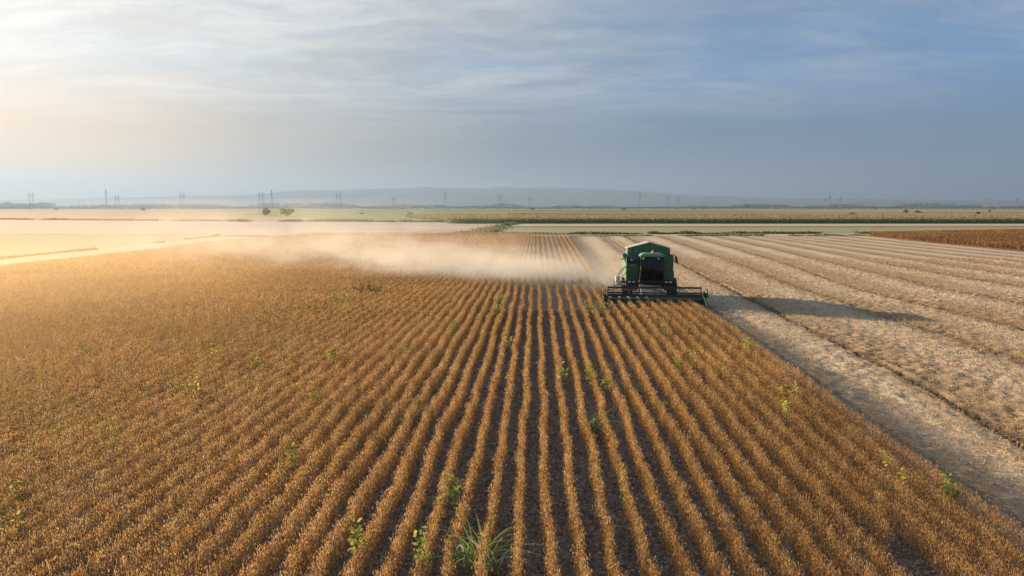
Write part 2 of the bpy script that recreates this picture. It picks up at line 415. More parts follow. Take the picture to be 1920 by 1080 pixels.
# ------------------------------------------------------------------ standing soybeans
M_soy = leafmat('dry_soybean', 0.42)
PAL = np.array([(0.51, 0.302, 0.120), (0.41, 0.232, 0.090), (0.58, 0.38, 0.175), (0.25, 0.138, 0.060), (0.62, 0.47, 0.27)])
def plants(P, H, npod, podL, podW, colors, stemw, spread=None):
    """dry plants: a stem and pods along it, for all positions P (n,2) at once"""
    n = len(P)
    lean = rng.normal(0, 0.06, (n, 2)) + 0.22 * np.stack([vnoise(P[:, 0] + 400, P[:, 1] + 400, 0.7, 91) - 0.5, vnoise(P[:, 0] + 400, P[:, 1] + 400, 0.7, 92) - 0.5], 1)
    base = np.concatenate([P, np.full((n, 1), 0.12)], 1)
    top = base + np.concatenate([lean * H[:, None], H[:, None]], 1)
    a = rng.uniform(0, math.pi, n); sd = np.stack([np.cos(a), np.sin(a), np.zeros(n)], 1) * (stemw / 2)
    stems = np.stack([base - sd, base + sd, top + sd * 0.4, top - sd * 0.4], 1)
    k = np.repeat(np.arange(n), npod)
    u = rng.uniform(0.12, 1.0, len(k)) ** 0.8
    c = base[k] + (top - base)[k] * u[:, None]
    rad = (0.046 if spread is None else spread[k]) * (1.15 - 0.40 * u)
    off = rng.normal(0, 1, (len(k), 2)) * rad[:, None]
    c[:, :2] += off; c[:, 2] += rng.normal(0, 0.03, len(k))
    A = rng.normal(0, 0.28, (len(k), 3)); A[:, 2] += 1.0; A /= np.linalg.norm(A, axis=1, keepdims=True)
    L = podL * rng.uniform(0.7, 1.4, len(k)); W = podW * rng.uniform(0.7, 1.3, len(k))
    pods = diamonds(c, A, L, W)
    pc = colors[k] * rng.uniform(0.75, 1.15, (len(k), 1))
    return np.concatenate([stems, pods]), np.concatenate([colors * 0.7, pc])

def soy_colors(P):
    n = len(P)
    i = rng.choice(5, n, p=[0.38, 0.30, 0.14, 0.15, 0.03]); c = PAL[i].copy()
    patch = vnoise(P[:, 0] + 500, P[:, 1] + 500, 7.0, 11); patch2 = vnoise(P[:, 0] + 500, P[:, 1] + 500, 2.0, 12)
    c *= (0.82 + 0.30 * patch + 0.12 * patch2)[:, None]
    gr = rng.random(n) < 0.012 + 0.12 * (vnoise(P[:, 0] + 700, P[:, 1] + 700, 3.0, 13) > 0.84)
    c[gr] = np.array([(0.34, 0.33, 0.07)]) * rng.uniform(0.7, 1.3, (gr.sum(), 1))
    return c

fl_y = np.array([p[1] for p in FARLEFT]); fl_x = np.array([p[0] for p in FARLEFT])
def soy_field():
    Vs, Cs = [], []
    for Y0, Y1, per_m, npod, pl, pw, sw in ((9.0, 20, 30, 44, 0.050, 0.0125, 0.007), (20, 34, 26, 34, 0.054, 0.0150, 0.009), (34, 60, 21, 21, 0.070, 0.0235, 0.013), (60, 100, 13, 11, 0.11, 0.042, 0.026), (100, 150.8, 9, 8, 0.14, 0.070, 0.04)):
        Pl = []
        for x0 in np.arange(-60.3, 8.05, 0.5):
            n = int((Y1 - Y0) * per_m)
            y = Y0 + (np.arange(n) + rng.uniform(0, 1, n)) * (Y1 - Y0) / n
            x = row_x(x0, y)
            x = x + 0.03 * np.sin(y * 0.7 + x0 * 3) + 0.045 * (vnoise(y + 40, x0 * 7 + 100 + y * 0, 1.3, 93) - 0.5) + rng.normal(0, 0.018, n)
            ok = (x > -0.72 * y - 5) & (x < 0.72 * y + 5)
            ok &= x > np.interp(y, fl_y, fl_x) + 0.4
            if x0 > 3.8: ok &= y < 43.1
            ok &= (vnoise(x + 300, y * 0.6 + 300, 0.9, int(x0 * 2) & 63) > 0.03)
            Pl.append(np.stack([x[ok], y[ok]], 1))
        P = np.concatenate(Pl)
        H = 0.60 * rng.uniform(0.88, 1.06, len(P)) * (1 - 0.30 * np.clip((P[:, 1] - 36) / 6, 0, 1) * (P[:, 0] > row_x(3.6, P[:, 1])) * (P[:, 1] < 44)) * (0.95 + 0.10 * vnoise(P[:, 0] + 90, P[:, 1] + 90, 3.0, 21))
        u0 = P[:, 0] - 0.05 * P[:, 1]                                  # the middle rows stand thinner than those at the sides
        side_ = np.clip(np.abs(u0 - 0.6) / 4.5 - 0.35, 0, 1)
        H = H * (0.98 + 0.14 * side_)
        v, c = plants(P, H, npod, pl, pw, soy_colors(P), sw, 0.043 + 0.030 * side_)
        Vs.append(v); Cs.append(c)
    V = np.concatenate(Vs); C = np.concatenate(Cs)
    o = quadmesh('soybean_crop', V, np.clip(C, 0, 0.8), M_soy)
    tag(o, 'ripe brown soybeans standing in long rows in front of the combine', 'soybean crop', kind='stuff')
    print('soy quads', len(V))
soy_field()

def other_crop():
    """the ripe crop at the right, beyond the stubble"""
    n = 90000
    y = rng.uniform(45, 172, n); x = rng.uniform(66, 140, n)
    left = np.interp(y, [45, 97, 121, 151, 172], [73, 69.0, 70.7, 74.0, 122])
    ok = (x > left) & (x < 0.72 * y + 30)
    P = np.stack([x, y], 1)[ok]
    c = np.array([(0.33, 0.18, 0.075), (0.27, 0.14, 0.06), (0.40, 0.23, 0.10)])[rng.integers(0, 3, len(P))] * (0.8 + 0.4 * vnoise(P[:, 0], P[:, 1], 6.0, 31))[:, None]
    v, c = plants(P, rng.uniform(0.65, 0.95, len(P)), 7, 0.22, 0.10, c, 0.05)
    o = quadmesh('ripe_crop', v, c, M_soy)
    tag(o, 'uncut rusty orange crop at the far end of the stubble field', 'crop', kind='stuff')
    sheet('crop_soil', [(73, 45), (69.4, 97), (71.1, 121), (74.4, 150.5), (122, 171.5), (150, 171.5), (150, 45)], 0.06, M_brown)
other_crop()

# ------------------------------------------------------------------ straw and cut stems on the stubble
M_straw = leafmat('straw', 0.25)
def straw():
    Vs, Cs = [], []
    for Y0, Y1, dens, L, W in ((9, 26, 300, 0.16, 0.014), (26, 45, 130, 0.22, 0.022), (45, 85, 34, 0.30, 0.045)):
        xm = 0.73 * Y1 + 6
        n = int((Y1 - Y0) * (xm - 5) * dens)
        y = rng.uniform(Y0, Y1, n); x = rng.uniform(5, xm, n)
        ok = (x < 0.73 * y + 5); x, y = x[ok], y[ok]
        X = lane_x(y); lane = np.empty(len(x))
        for k in range(len(LK) - 1):
            s = (x >= X[:, k]) & (x < X[:, k + 1]); lane[s] = LK[k] + (x[s] - X[s, k]) / (X[s, k + 1] - X[s, k]) * (LK[k + 1] - LK[k])
        lo = np.where(y < 43.6, 0.15, -5.9)
        f = np.mod(lane, 6) / 6 + rng.normal(0, 0.05, len(x))
        chaff = np.clip(1 - np.abs(f - 0.66) / 0.26, 0, 1)
        dark = (np.abs(lane - 6) < 0.2) | (np.abs(lane - 18) < 0.15) | (np.abs(lane - 1.35) < 0.15)
        p = 0.30 + 0.70 * chaff
        p *= np.where(dark, 0.15, 1.0) * np.where((lane > 0.2) & (lane < 1.3), 0.55, 1.0)
        p *= 0.55 + 0.9 * vnoise(x + 50, y + 50, 0.8, 41)
        ok = (X[:, 0] < x) & (lane > lo) & (rng.random(len(x)) < p) & (x < X[:, -2] - 1)
        x, y, ch, f = x[ok], y[ok], chaff[ok], f[ok]
        n = len(x)
        a = rng.uniform(0, 2 * math.pi, n); up = rng.uniform(-0.05, 0.45, n)
        stub = (rng.random(n) < 0.16) & (ch < 0.75)                   # cut stems that still stand
        A = np.stack([np.cos(a) * np.cos(up), np.sin(a) * np.cos(up), np.sin(up)], 1)
        A[stub] = np.stack([rng.normal(0, .2, stub.sum()), rng.normal(0, .2, stub.sum()), np.ones(stub.sum())], 1)
        A /= np.linalg.norm(A, axis=1, keepdims=True)
        LL = L * rng.uniform(0.4, 1.3, n); LL[stub] = rng.uniform(0.12, 0.24, stub.sum())
        z = 0.11 + np.abs(A[:, 2]) * LL / 2 + rng.uniform(0, 0.05, n) * (0.3 + ch)
        V = diamonds(np.stack([x, y, z], 1), A, LL, W * rng.uniform(0.7, 1.4, n))
        base = np.array([(0.62, 0.42, 0.22)]) * (1 - ch[:, None]) + np.array([(0.80, 0.64, 0.43)]) * ch[:, None]
        C = base * rng.uniform(0.5, 1.2, (n, 1))
        Vs.append(V); Cs.append(C)
    V = np.concatenate(Vs); print('straw', len(V))
    o = quadmesh('straw_litter', V, np.clip(np.concatenate(Cs), 0, 0.8), M_straw)
    tag(o, 'pale chopped straw and cut stems strewn over the harvested stubble', 'straw', kind='stuff')
straw()

def soil_litter():
    n = 260000
    y = 9 + 32 * rng.random(n) ** 1.3; x = rng.uniform(-8, 11, n)
    ok = (x < row_x(8.0, y)) & (np.abs(x) < 0.75 * y + 2); x, y = x[ok], y[ok]; n = len(x)
    A = rng.normal(0, 1, (n, 3)); A[:, 2] *= 0.35; A /= np.linalg.norm(A, axis=1, keepdims=True)
    V = diamonds(np.stack([x, y, rng.uniform(0.137, 0.185, n)], 1), A, rng.uniform(0.025, 0.10, n), rng.uniform(0.015, 0.055, n))
    i = rng.random(n)
    C = np.where(i[:, None] < 0.62, np.array([(0.23, 0.175, 0.135)]), np.where(i[:, None] < 0.88, np.array([(0.36, 0.275, 0.21)]), np.array([(0.55, 0.42, 0.29)]))) * rng.uniform(0.6, 1.3, (n, 1))
    o = quadmesh('leaf_litter', V, C, M_straw)
    tag(o, 'dark crumbs and fallen leaf bits on the soil between the rows', 'litter', kind='stuff')
soil_litter()

# ------------------------------------------------------------------ corn, ditch weeds, verge
M_leaf = leafmat('green_leaves', 0.35)
def corn():
    Vs, Cs = [], []
    xl = lambda y: np.interp(y, [262, 405], [-22.0, -60.0])
    for r, Y in enumerate(np.concatenate([np.arange(266, 276, 0.8), np.arange(277, 405, 3.2)])):
        sp = 0.35 if r < 12 else 0.7
        x = np.arange(xl(Y), 430, sp); x = x + rng.normal(0, 0.08, len(x)); n = len(x)
        y = Y + rng.normal(0, 0.15, n); H = 2.15 * rng.uniform(0.86, 1.1, n)
        base = np.stack([x, y, np.zeros(n)], 1)
        for kz in range(4):
            zc = H * (0.18 + 0.2 * kz + rng.uniform(-.05, .05, n))
            a = rng.uniform(0, 2 * math.pi, n)
            A = np.stack([np.cos(a) * 0.6, np.sin(a) * 0.6, np.full(n, 0.75)], 1); A /= np.linalg.norm(A, axis=1, keepdims=True)
            Vs.append(diamonds(base + np.stack([np.zeros(n), np.zeros(n), zc], 1), A, 0.95 * rng.uniform(.8, 1.2, n), 0.20 * rng.uniform(.8, 1.3, n)))
            gcol = np.array([(0.17, 0.235, 0.10)]) if kz < 3 else np.array([(0.28, 0.28, 0.12)])
            Cs.append(gcol * rng.uniform(0.6, 1.4, (n, 1)))
        A = np.stack([rng.normal(0, .25, n), rng.normal(0, .25, n), np.ones(n)], 1); A /= np.linalg.norm(A, axis=1, keepdims=True)
        Vs.append(diamonds(base + np.stack([np.zeros(n), np.zeros(n), H * 0.97], 1), A, np.full(n, 0.55), np.full(n, 0.16 if r < 12 else 0.35)))
        Cs.append(np.array([(0.38, 0.28, 0.15)]) * rng.uniform(0.6, 1.3, (n, 1)))
    V = np.concatenate(Vs); print('corn', len(V))
    o = quadmesh('corn_crop', V, np.concatenate(Cs), M_leaf)
    tag(o, 'long dark green strip of standing corn with tan tassels beyond the stubble', 'corn crop', kind='stuff')
    sheet('corn_soil', [(-22, 265), (430, 265), (430, 405), (-60, 405)], 0.05, M_orange)
corn()

def tufts(path, n, width, size, cols, hmax=1.0, seed=0):
    """clumps of weeds along a line on the ground"""
    r = np.random.default_rng(seed)
    path = np.array(path, float); seg = np.linalg.norm(np.diff(path, axis=0), axis=1); cum = np.concatenate([[0], np.cumsum(seg)])
    s = r.uniform(0, cum[-1], n)
    keep = vnoise(s + 10, s * 0 + 5.5, 6.0, seed + 5) > 0.30; s = s[keep]; n = len(s)
    x = np.interp(s, cum, path[:, 0]); y = np.interp(s, cum, path[:, 1])
    w_ = r.normal(0, width * 0.5, n)
    x = x + w_; y = y + r.normal(0, width * 0.5, n)
    h = hmax * vnoise(s + 30, w_ + 30, 4.0, seed + 7) * r.uniform(0.1, 1.0, n)
    A = r.normal(0, 0.6, (n, 3)); A[:, 2] += 0.8; A /= np.linalg.norm(A, axis=1, keepdims=True)
    V = diamonds(np.stack([x, y, 0.05 + h], 1), A, size * r.uniform(.6, 1.4, n), size * 0.5 * r.uniform(.6, 1.4, n))
    C = np.array(cols)[r.integers(0, len(cols), n)] * r.uniform(.6, 1.3, (n, 1))
    return V, C
GR = [(0.15, 0.22, 0.07), (0.21, 0.28, 0.09), (0.26, 0.28, 0.11), (0.10, 0.15, 0.055)]
parts = [tufts([G(838, 444), G(880, 443), G(905, 440), G(925, 434), G(932, 429)], 5000, 1.3, 0.6, GR, 0.6, 1),
         tufts([G(932, 429), G(945, 425), G(960, 420), G(975, 417.8), G(1000, 419)], 4000, 1.6, 0.8, GR, 1.0, 2),
         tufts([G(868, 442), G(900, 436), G(925, 428)], 1800, 3.0, 0.8, [(0.26, 0.25, 0.10), (0.34, 0.27, 0.14)], 0.8, 3)]
o = quadmesh('ditch_weeds', np.concatenate([p[0] for p in parts]), np.concatenate([p[1] for p in parts]), M_leaf)
tag(o, 'green weeds along the winding ditch left of the corn strip', 'weeds', kind='stuff')
parts = [tufts([G(1070, 443.8), G(1300, 443.2), G(1620, 442.5)], 4200, 0.8, 0.35, [(0.24, 0.33, 0.13), (0.32, 0.38, 0.16), (0.40, 0.38, 0.20)], 0.6, 4),
         tufts([G(640, 444.3), G(720, 444.3), G(860, 443.5)], 1200, 0.8, 0.4, [(0.10, 0.09, 0.06), (0.14, 0.11, 0.07)], 0.9, 5),
         tufts([G(940, 440.5), G(1300, 439), G(1920, 438)], 5000, 0.8, 0.5, [(0.12, 0.14, 0.05), (0.2, 0.19, 0.08)], 0.7, 6)]
o = quadmesh('verge_weeds', np.concatenate([p[0] for p in parts]), np.concatenate([p[1] for p in parts]), M_leaf)
tag(o, 'low strip of green weeds along the far edge of the harvested field', 'weeds', kind='stuff')
parts = [tufts([G(430, 415.5), G(640, 415.5), G(760, 416.6), G(905, 417)], 8000, 2.2, 1.0, [(0.14, 0.17, 0.07), (0.19, 0.21, 0.09), (0.10, 0.12, 0.06)], 1.0, 8),
         tufts([G(-200, 411), G(0, 411.5), G(420, 414.5)], 5000, 3.0, 1.0, [(0.40, 0.29, 0.15), (0.33, 0.25, 0.14)], 0.7, 9)]
o = quadmesh('hedge_weeds', np.concatenate([p[0] for p in parts]), np.concatenate([p[1] for p in parts]), M_leaf)
tag(o, 'scrubby dark verge between the pale bare field and the green field', 'weeds', kind='stuff')
parts = [tufts([G(404, 443.5), G(240, 461.5), G(0, 485.5), G(-300, 521)], 7000, 0.5, 0.3, [(0.46, 0.33, 0.16), (0.36, 0.27, 0.14)], 0.32, 14),
         tufts([G(560, 445), G(500, 444.5), G(420, 443.5)], 1500, 0.7, 0.35, [(0.24, 0.24, 0.10), (0.34, 0.27, 0.13)], 0.3, 15),
         tufts([G(480, 452), G(200, 481), G(0, 499), G(-300, 532)], 5000, 0.35, 0.25, [(0.50, 0.35, 0.17), (0.44, 0.31, 0.15)], 0.14, 16)]
o = quadmesh('roadside_grass', np.concatenate([p[0] for p in parts]), np.concatenate([p[1] for p in parts]), M_leaf)
tag(o, 'dry tan grass lining the dirt road on the left', 'grass', kind='stuff')

# ------------------------------------------------------------------ far woods, bushes, pylons, buildings, van
def woods():
    Vs, Cs = [], []
    def band(x0, x1, Y, h0, n, sp, seed, col):
        r = np.random.default_rng(seed)
        x = r.uniform(x0, x1, n); y = Y + r.normal(0, sp, n)
        hh = h0 * np.clip(vnoise(x + 90000, x * 0 + 3.3, (x1 - x0) / 60.0, seed) * 1.7 - 0.45, 0, 1.3) + h0 * 0.12
        z = r.uniform(0, 1, n) * hh
        A = randunit(n); s = h0 * 0.55
        Vs.append(diamonds(np.stack([x, y, z], 1), A, s * r.uniform(.6, 1.3, n), s * r.uniform(.5, 1.1, n)))
        Cs.append(np.array([col]) * r.uniform(.6, 1.4, (n, 1)))
    band(-5200, 5200, 5200, 26, 16000, 100, 51, (0.045, 0.065, 0.03))
    band(-4000, 4000, 3600, 13, 12000, 60, 52, (0.055, 0.075, 0.035))
    band(-2600, 2600, 2300, 6, 9000, 40, 53, (0.07, 0.085, 0.04))
    o = quadmesh('distant_woods', np.concatenate(Vs), np.concatenate(Cs), M_leaf)
    tag(o, 'low blue woods and hedges along the horizon', 'woods', kind='stuff')
    # the nearer belt of trees at the left end
    Vs.clear(); Cs.clear()
    r = np.random.default_rng(60); n = 9000
    px = r.uniform(-260, 102, n); x = (px - 960) / F * 5000
    top = 18 + 22 * vnoise(px + 600, px * 0, 9.0, 61)
    Vs.append(diamonds(np.stack([x, 5000 + r.normal(0, 25, n), r.uniform(0, 1, n) ** 0.8 * top], 1), randunit(n), 12.0 * r.uniform(.6, 1.3, n), 10.0 * r.uniform(.5, 1.2, n)))
    Cs.append(np.array([(0.07, 0.08, 0.03)]) * r.uniform(.6, 1.4, (n, 1)))
    o = quadmesh('tree_belt_woods', np.concatenate(Vs), np.concatenate(Cs), M_leaf)
    tag(o, 'hazy belt of trees at the left end of the horizon', 'woods', kind='stuff')
woods()

m_bark, t = newmat('bark')
principled(t, t.ramp(t.noise(t.n('ShaderNodeNewGeometry').outputs['Position'], 3.0), [(0.3, (0.06, 0.045, 0.03)), (0.7, (0.12, 0.09, 0.065))]), 0.9)
def bush(px, pyb, wpx, hpx, cols, label, name='bush', nleaf=420, lobes=5):
    x, y = G(px, pyb); D = math.hypot(y, 6); k = D / F
    W, H = wpx * k * 1.35, hpx * k * 1.2
    e = empty(name, (x, y, 0)); tag(e, label, 'tree' if 'tree' in name else 'bush', 'bushes and trees dotted over the far plain')
    bm = bmesh.new()
    for i in range(3):
        a = i * 2.1
        cyl(bm, (0, 0, -0.1), (math.cos(a) * W * 0.2, math.sin(a) * W * 0.2, H * 0.6), H * 0.03, H * 0.01, 6)
    build('trunk', bm, m_bark, e)
    r = np.random.default_rng(int(px))
    ct = np.stack([r.uniform(-.30, .30, lobes) * W, r.uniform(-.30, .30, lobes) * W, r.uniform(.26, .72, lobes) * H], 1)
    sz = r.uniform(.45, 1.0, lobes)
    i = r.integers(0, lobes, nleaf)
    d = r.normal(size=(nleaf, 3)); d /= np.linalg.norm(d, axis=1, keepdims=True); d *= r.uniform(.3, 1.0, (nleaf, 1)) ** 0.5
    P = ct[i] + d * sz[i][:, None] * np.array([W * .27, W * .27, H * .32])
    P[:, 2] = np.clip(P[:, 2], 0.05 * H, None)
    ls = (W + H) / 2 * 0.12
    V = diamonds(P, randunit(nleaf), ls * r.uniform(.7, 1.4, nleaf), ls * .7 * r.uniform(.7, 1.4, nleaf))
    C = np.array(cols)[r.integers(0, len(cols), nleaf)] * r.uniform(.6, 1.35, (nleaf, 1))
    quadmesh('crown', V, C, M_leaf, e)
DG = [(0.17, 0.23, 0.11), (0.21, 0.26, 0.13)]
YG = [(0.66, 0.68, 0.05), (0.50, 0.58, 0.06), (0.25, 0.36, 0.07)]
bush(497, 404, 18, 15, DG, 'dark green bushy tree left of the bright yellow green one', 'tree')
bush(538, 405.5, 24, 15, YG, 'bright yellow green bush beyond the pale bare field', 'bush', 1600, 12)
bush(678, 402, 7, 4, DG, 'tiny green bush between the yellow green bush and the white van')
bush(997, 394.5, 10, 5, DG, 'small dark bush under a pylon beyond the left end of the corn')
bush(1170, 395.5, 8, 6, DG, 'small dark round bush beyond the corn, above the combine cab')
bush(1301, 393.5, 8, 4, DG, 'low hazy bush on the plain just right of the combine')
bush(1400, 392, 6, 8, DG, 'lone hazy tree standing up from the horizon right of the combine', 'tree')
bush(1598, 406, 17, 7, [(0.12, 0.17, 0.06), (0.09, 0.13, 0.05)], 'wide green bush just behind the corn strip')
bush(1699, 400, 9, 7, DG, 'left one of two bluish green bushes side by side')
bush(1721, 400, 12, 6, DG, 'right and wider one of two bluish green bushes side by side')
bush(1834, 402, 8, 5, [(0.03, 0.045, 0.025)], 'very dark small bush at the right behind the corn')
bush(1854, 397.5, 7, 4, DG, 'faint small bush up right of the very dark bush')
bush(408, 445, 18, 6, [(0.22, 0.28, 0.07), (0.14, 0.2, 0.05)], 'light green low bush at the bend of the dirt road')

m_steel, t = newmat('weathered_pylon_steel'); principled(t, (0.22, 0.23, 0.24), 0.6)
m_conc, t = newmat('pylon_concrete'); principled(t, (0.20, 0.21, 0.22), 0.8)
def pylon(px, top, twin, label, D=1500.0):
    x = (px - 960) / F * D; H = (388 - top) / F * D + CAMH
    if twin:
        e = empty('twin_post_pylon', (x, D, 0)); tag(e, label, 'pylon', 'twin post pylons along the horizon')
        g_ = H * 0.11; th = 0.45
        for s in (-1, 1):
            bm = bmesh.new(); cyl(bm, (s * g_, 0, -1), (s * g_ * 0.9, 0, H * 0.97), th, th * 0.6, 8); build('post', bm, m_conc, e)
        bm = bmesh.new(); box(bm, (0, 0, H * 0.82), (H * 0.42, 0.6, 0.55)); build('crossarm', bm, m_steel, e)
        bm = bmesh.new(); box(bm, (0, 0, H * 0.955), (H * 0.34, 0.5, 0.5)); build('crossarm', bm, m_steel, e)
        bm = bmesh.new()
        for s in (-1, 1): tube(bm, [(s * g_ * 0.95, 0, H * 0.60), (-s * g_ * 0.95, 0, H * 0.80)], 0.16, 5)
        build('brace', bm, m_steel, e)
    else:
        e = empty('lattice_mast', (x, D, 0)); tag(e, label, 'pylon', 'single lattice masts along the horizon')
        b0, b1 = 1.3, 0.35
        bm = bmesh.new()
        C4 = [(-1, -1), (1, -1), (1, 1), (-1, 1)]
        for sx, sy in C4: cyl(bm, (sx * b0, sy * b0, -1), (sx * b1, sy * b1, H), 0.11, 0.09, 5)
        nb = 9
        for i in range(nb):
            z0, z1 = H * i / nb, H * (i + 1) / nb; r0 = b0 + (b1 - b0) * i / nb; r1 = b0 + (b1 - b0) * (i + 1) / nb
            for q in range(4):
                a, b = C4[q], C4[(q + 1) % 4]
                cyl(bm, (a[0] * r0, a[1] * r0, z0), (b[0] * r1, b[1] * r1, z1), 0.05, None, 4)
                cyl(bm, (b[0] * r0, b[1] * r0, z0), (a[0] * r1, a[1] * r1, z1), 0.05, None, 4)
        build('mast', bm, m_steel, e)
        for zf, wd in ((0.78, 4.2), (0.9, 3.2)):
            bm = bmesh.new(); prism(bm, [(-wd, H * zf), (0, H * zf - 0.5), (wd, H * zf), (0, H * zf + 0.7)], 'y', -0.3, 0.3); build('crossarm', bm, m_steel, e)
for a in [(65, 361, 1, 'faint twin post pylon above the tree belt at the far left'),
          (225, 365, 1, 'twin post pylon just right of the first single mast from the left'),
          (346, 361, 1, 'twin post pylon standing alone above the right end of the dirt road'),
          (493, 361, 1, 'twin post pylon directly above the dark green bushy tree'),
          (637, 362, 1, 'twin post pylon halfway between the yellow green bush and the white van'),
          (740, 369, 1, 'low twin post pylon just left of the white van'),
          (937, 364, 1, 'twin post pylon above the left end of the corn strip'),
          (994, 369, 1, 'short narrow pylon above the small dark bush left of the combine'),
          (1843, 371, 1, 'taller left one of two close twin post pylons near the right edge'),
          (1867, 376, 1, 'shorter right one of two close twin post pylons near the right edge'),
          (205, 356, 0, 'leftmost single lattice mast, pale in the haze'),
          (513, 356, 0, 'single lattice mast right of the twin post pylon by the yellow green bush'),
          (836, 358, 0, 'single lattice mast right of the white van'),
          (1198, 360, 0, 'tall single lattice mast above the left side of the combine'),
          (1250, 368, 0, 'lattice mast above the right side of the combine hopper'),
          (1270, 369, 0, 'thinner lattice mast just right of the combine, second of a pair'),
          (1543, 371, 0, 'left mast of the three masts beyond the middle of the stubble field'),
          (1551, 366, 0, 'tallest middle mast of the three beyond the stubble field'),
          (1571, 369, 0, 'right mast of the three masts beyond the stubble field'),
          (1900, 370, 0, 'lattice mast nearest the right edge of the picture')]: pylon(*a)

m_white, t = newmat('white_render'); principled(t, (0.80, 0.79, 0.76), 0.7)
m_roof, t = newmat('roof_tile'); principled(t, (0.35, 0.16, 0.10), 0.8)
m_dark, t = newmat('dark_window'); principled(t, (0.03, 0.035, 0.04), 0.2)
def house(px, D, w_, h_, label, roof=m_white):
    x = (px - 960) / F * D
    e = empty('house', (x, D, 0)); tag(e, label, 'house', 'small white houses on the far plain')
    bm = bmesh.new(); prism(bm, [(-w_ / 2, -0.5), (w_ / 2, -0.5), (w_ / 2, h_ * 0.62), (0, h_ * 0.97), (-w_ / 2, h_ * 0.62)], 'y', -w_ * 0.6, w_ * 0.6); build('wall', bm, m_white, e)
    bm = bmesh.new()
    for s in (-1, 1):
        prism(bm, [(0, h_), (s * w_ * 0.56, h_ * 0.61), (s * w_ * 0.56, h_ * 0.64), (0, h_ * 1.04)], 'y', -w_ * 0.64, w_ * 0.64)
    build('roof', bm, roof, e)
    bm = bmesh.new(); box(bm, (0, -w_ * 0.61, h_ * 0.3), (w_ * 0.25, w_ * 0.03, h_ * 0.25)); build('window', bm, m_dark, e)
house(110, 1400, 4.0, 6.0, 'tiny bright white house under the right end of the tree belt')
house(273, 1300, 6.0, 7.5, 'small white house between the far left mast and the next pylon')

# white van on the green field
def van():
    x, y = G(770, 402.5)
    e = empty('parked_van', (x, y, 0.03), R(6)); tag(e, 'small white van parked on the far green field', 'van')
    bm = bmesh.new()
    fs = prism(bm, [(-2.4, 0.45), (2.4, 0.45), (2.4, 1.05), (1.75, 1.2), (1.15, 2.0), (-2.4, 2.05)], 'y', -0.9, 0.9)
    bmesh.ops.bevel(bm, geom=bm.edges[:], offset=0.08, segments=2, affect='EDGES')
    build('body', bm, m_white, e)
    for s in (-1, 1):
        bm = bmesh.new(); prism(bm, [(0.2, 1.3), (1.5, 1.25), (1.05, 1.85), (0.2, 1.85)], 'y', s * 0.9, s * 0.915); build('side_window', bm, m_dark, e)
    bm = bmesh.new()
    prism(bm, [(-0.7, 1.27), (0.7, 1.27), (0.62, 1.93), (-0.62, 1.93)], 'x', 0, 0.02)
    bmesh.ops.transform(bm, matrix=Matrix.Translation((1.72, 0, 1.27)) @ Matrix.Rotation(R(-36), 4, 'Y') @ Matrix.Translation((0.03, 0, -1.27)), verts=bm.verts[:])
    build('windscreen', bm, m_dark, e)
    for sx in (-1.5, 1.5):
        for sy in (-0.82, 0.82):
            bm = bmesh.new(); cyl(bm, (sx, sy - 0.12, 0.36), (sx, sy + 0.12, 0.36), 0.36, None, 16); build('wheel', bm, m_dark, e)
van()

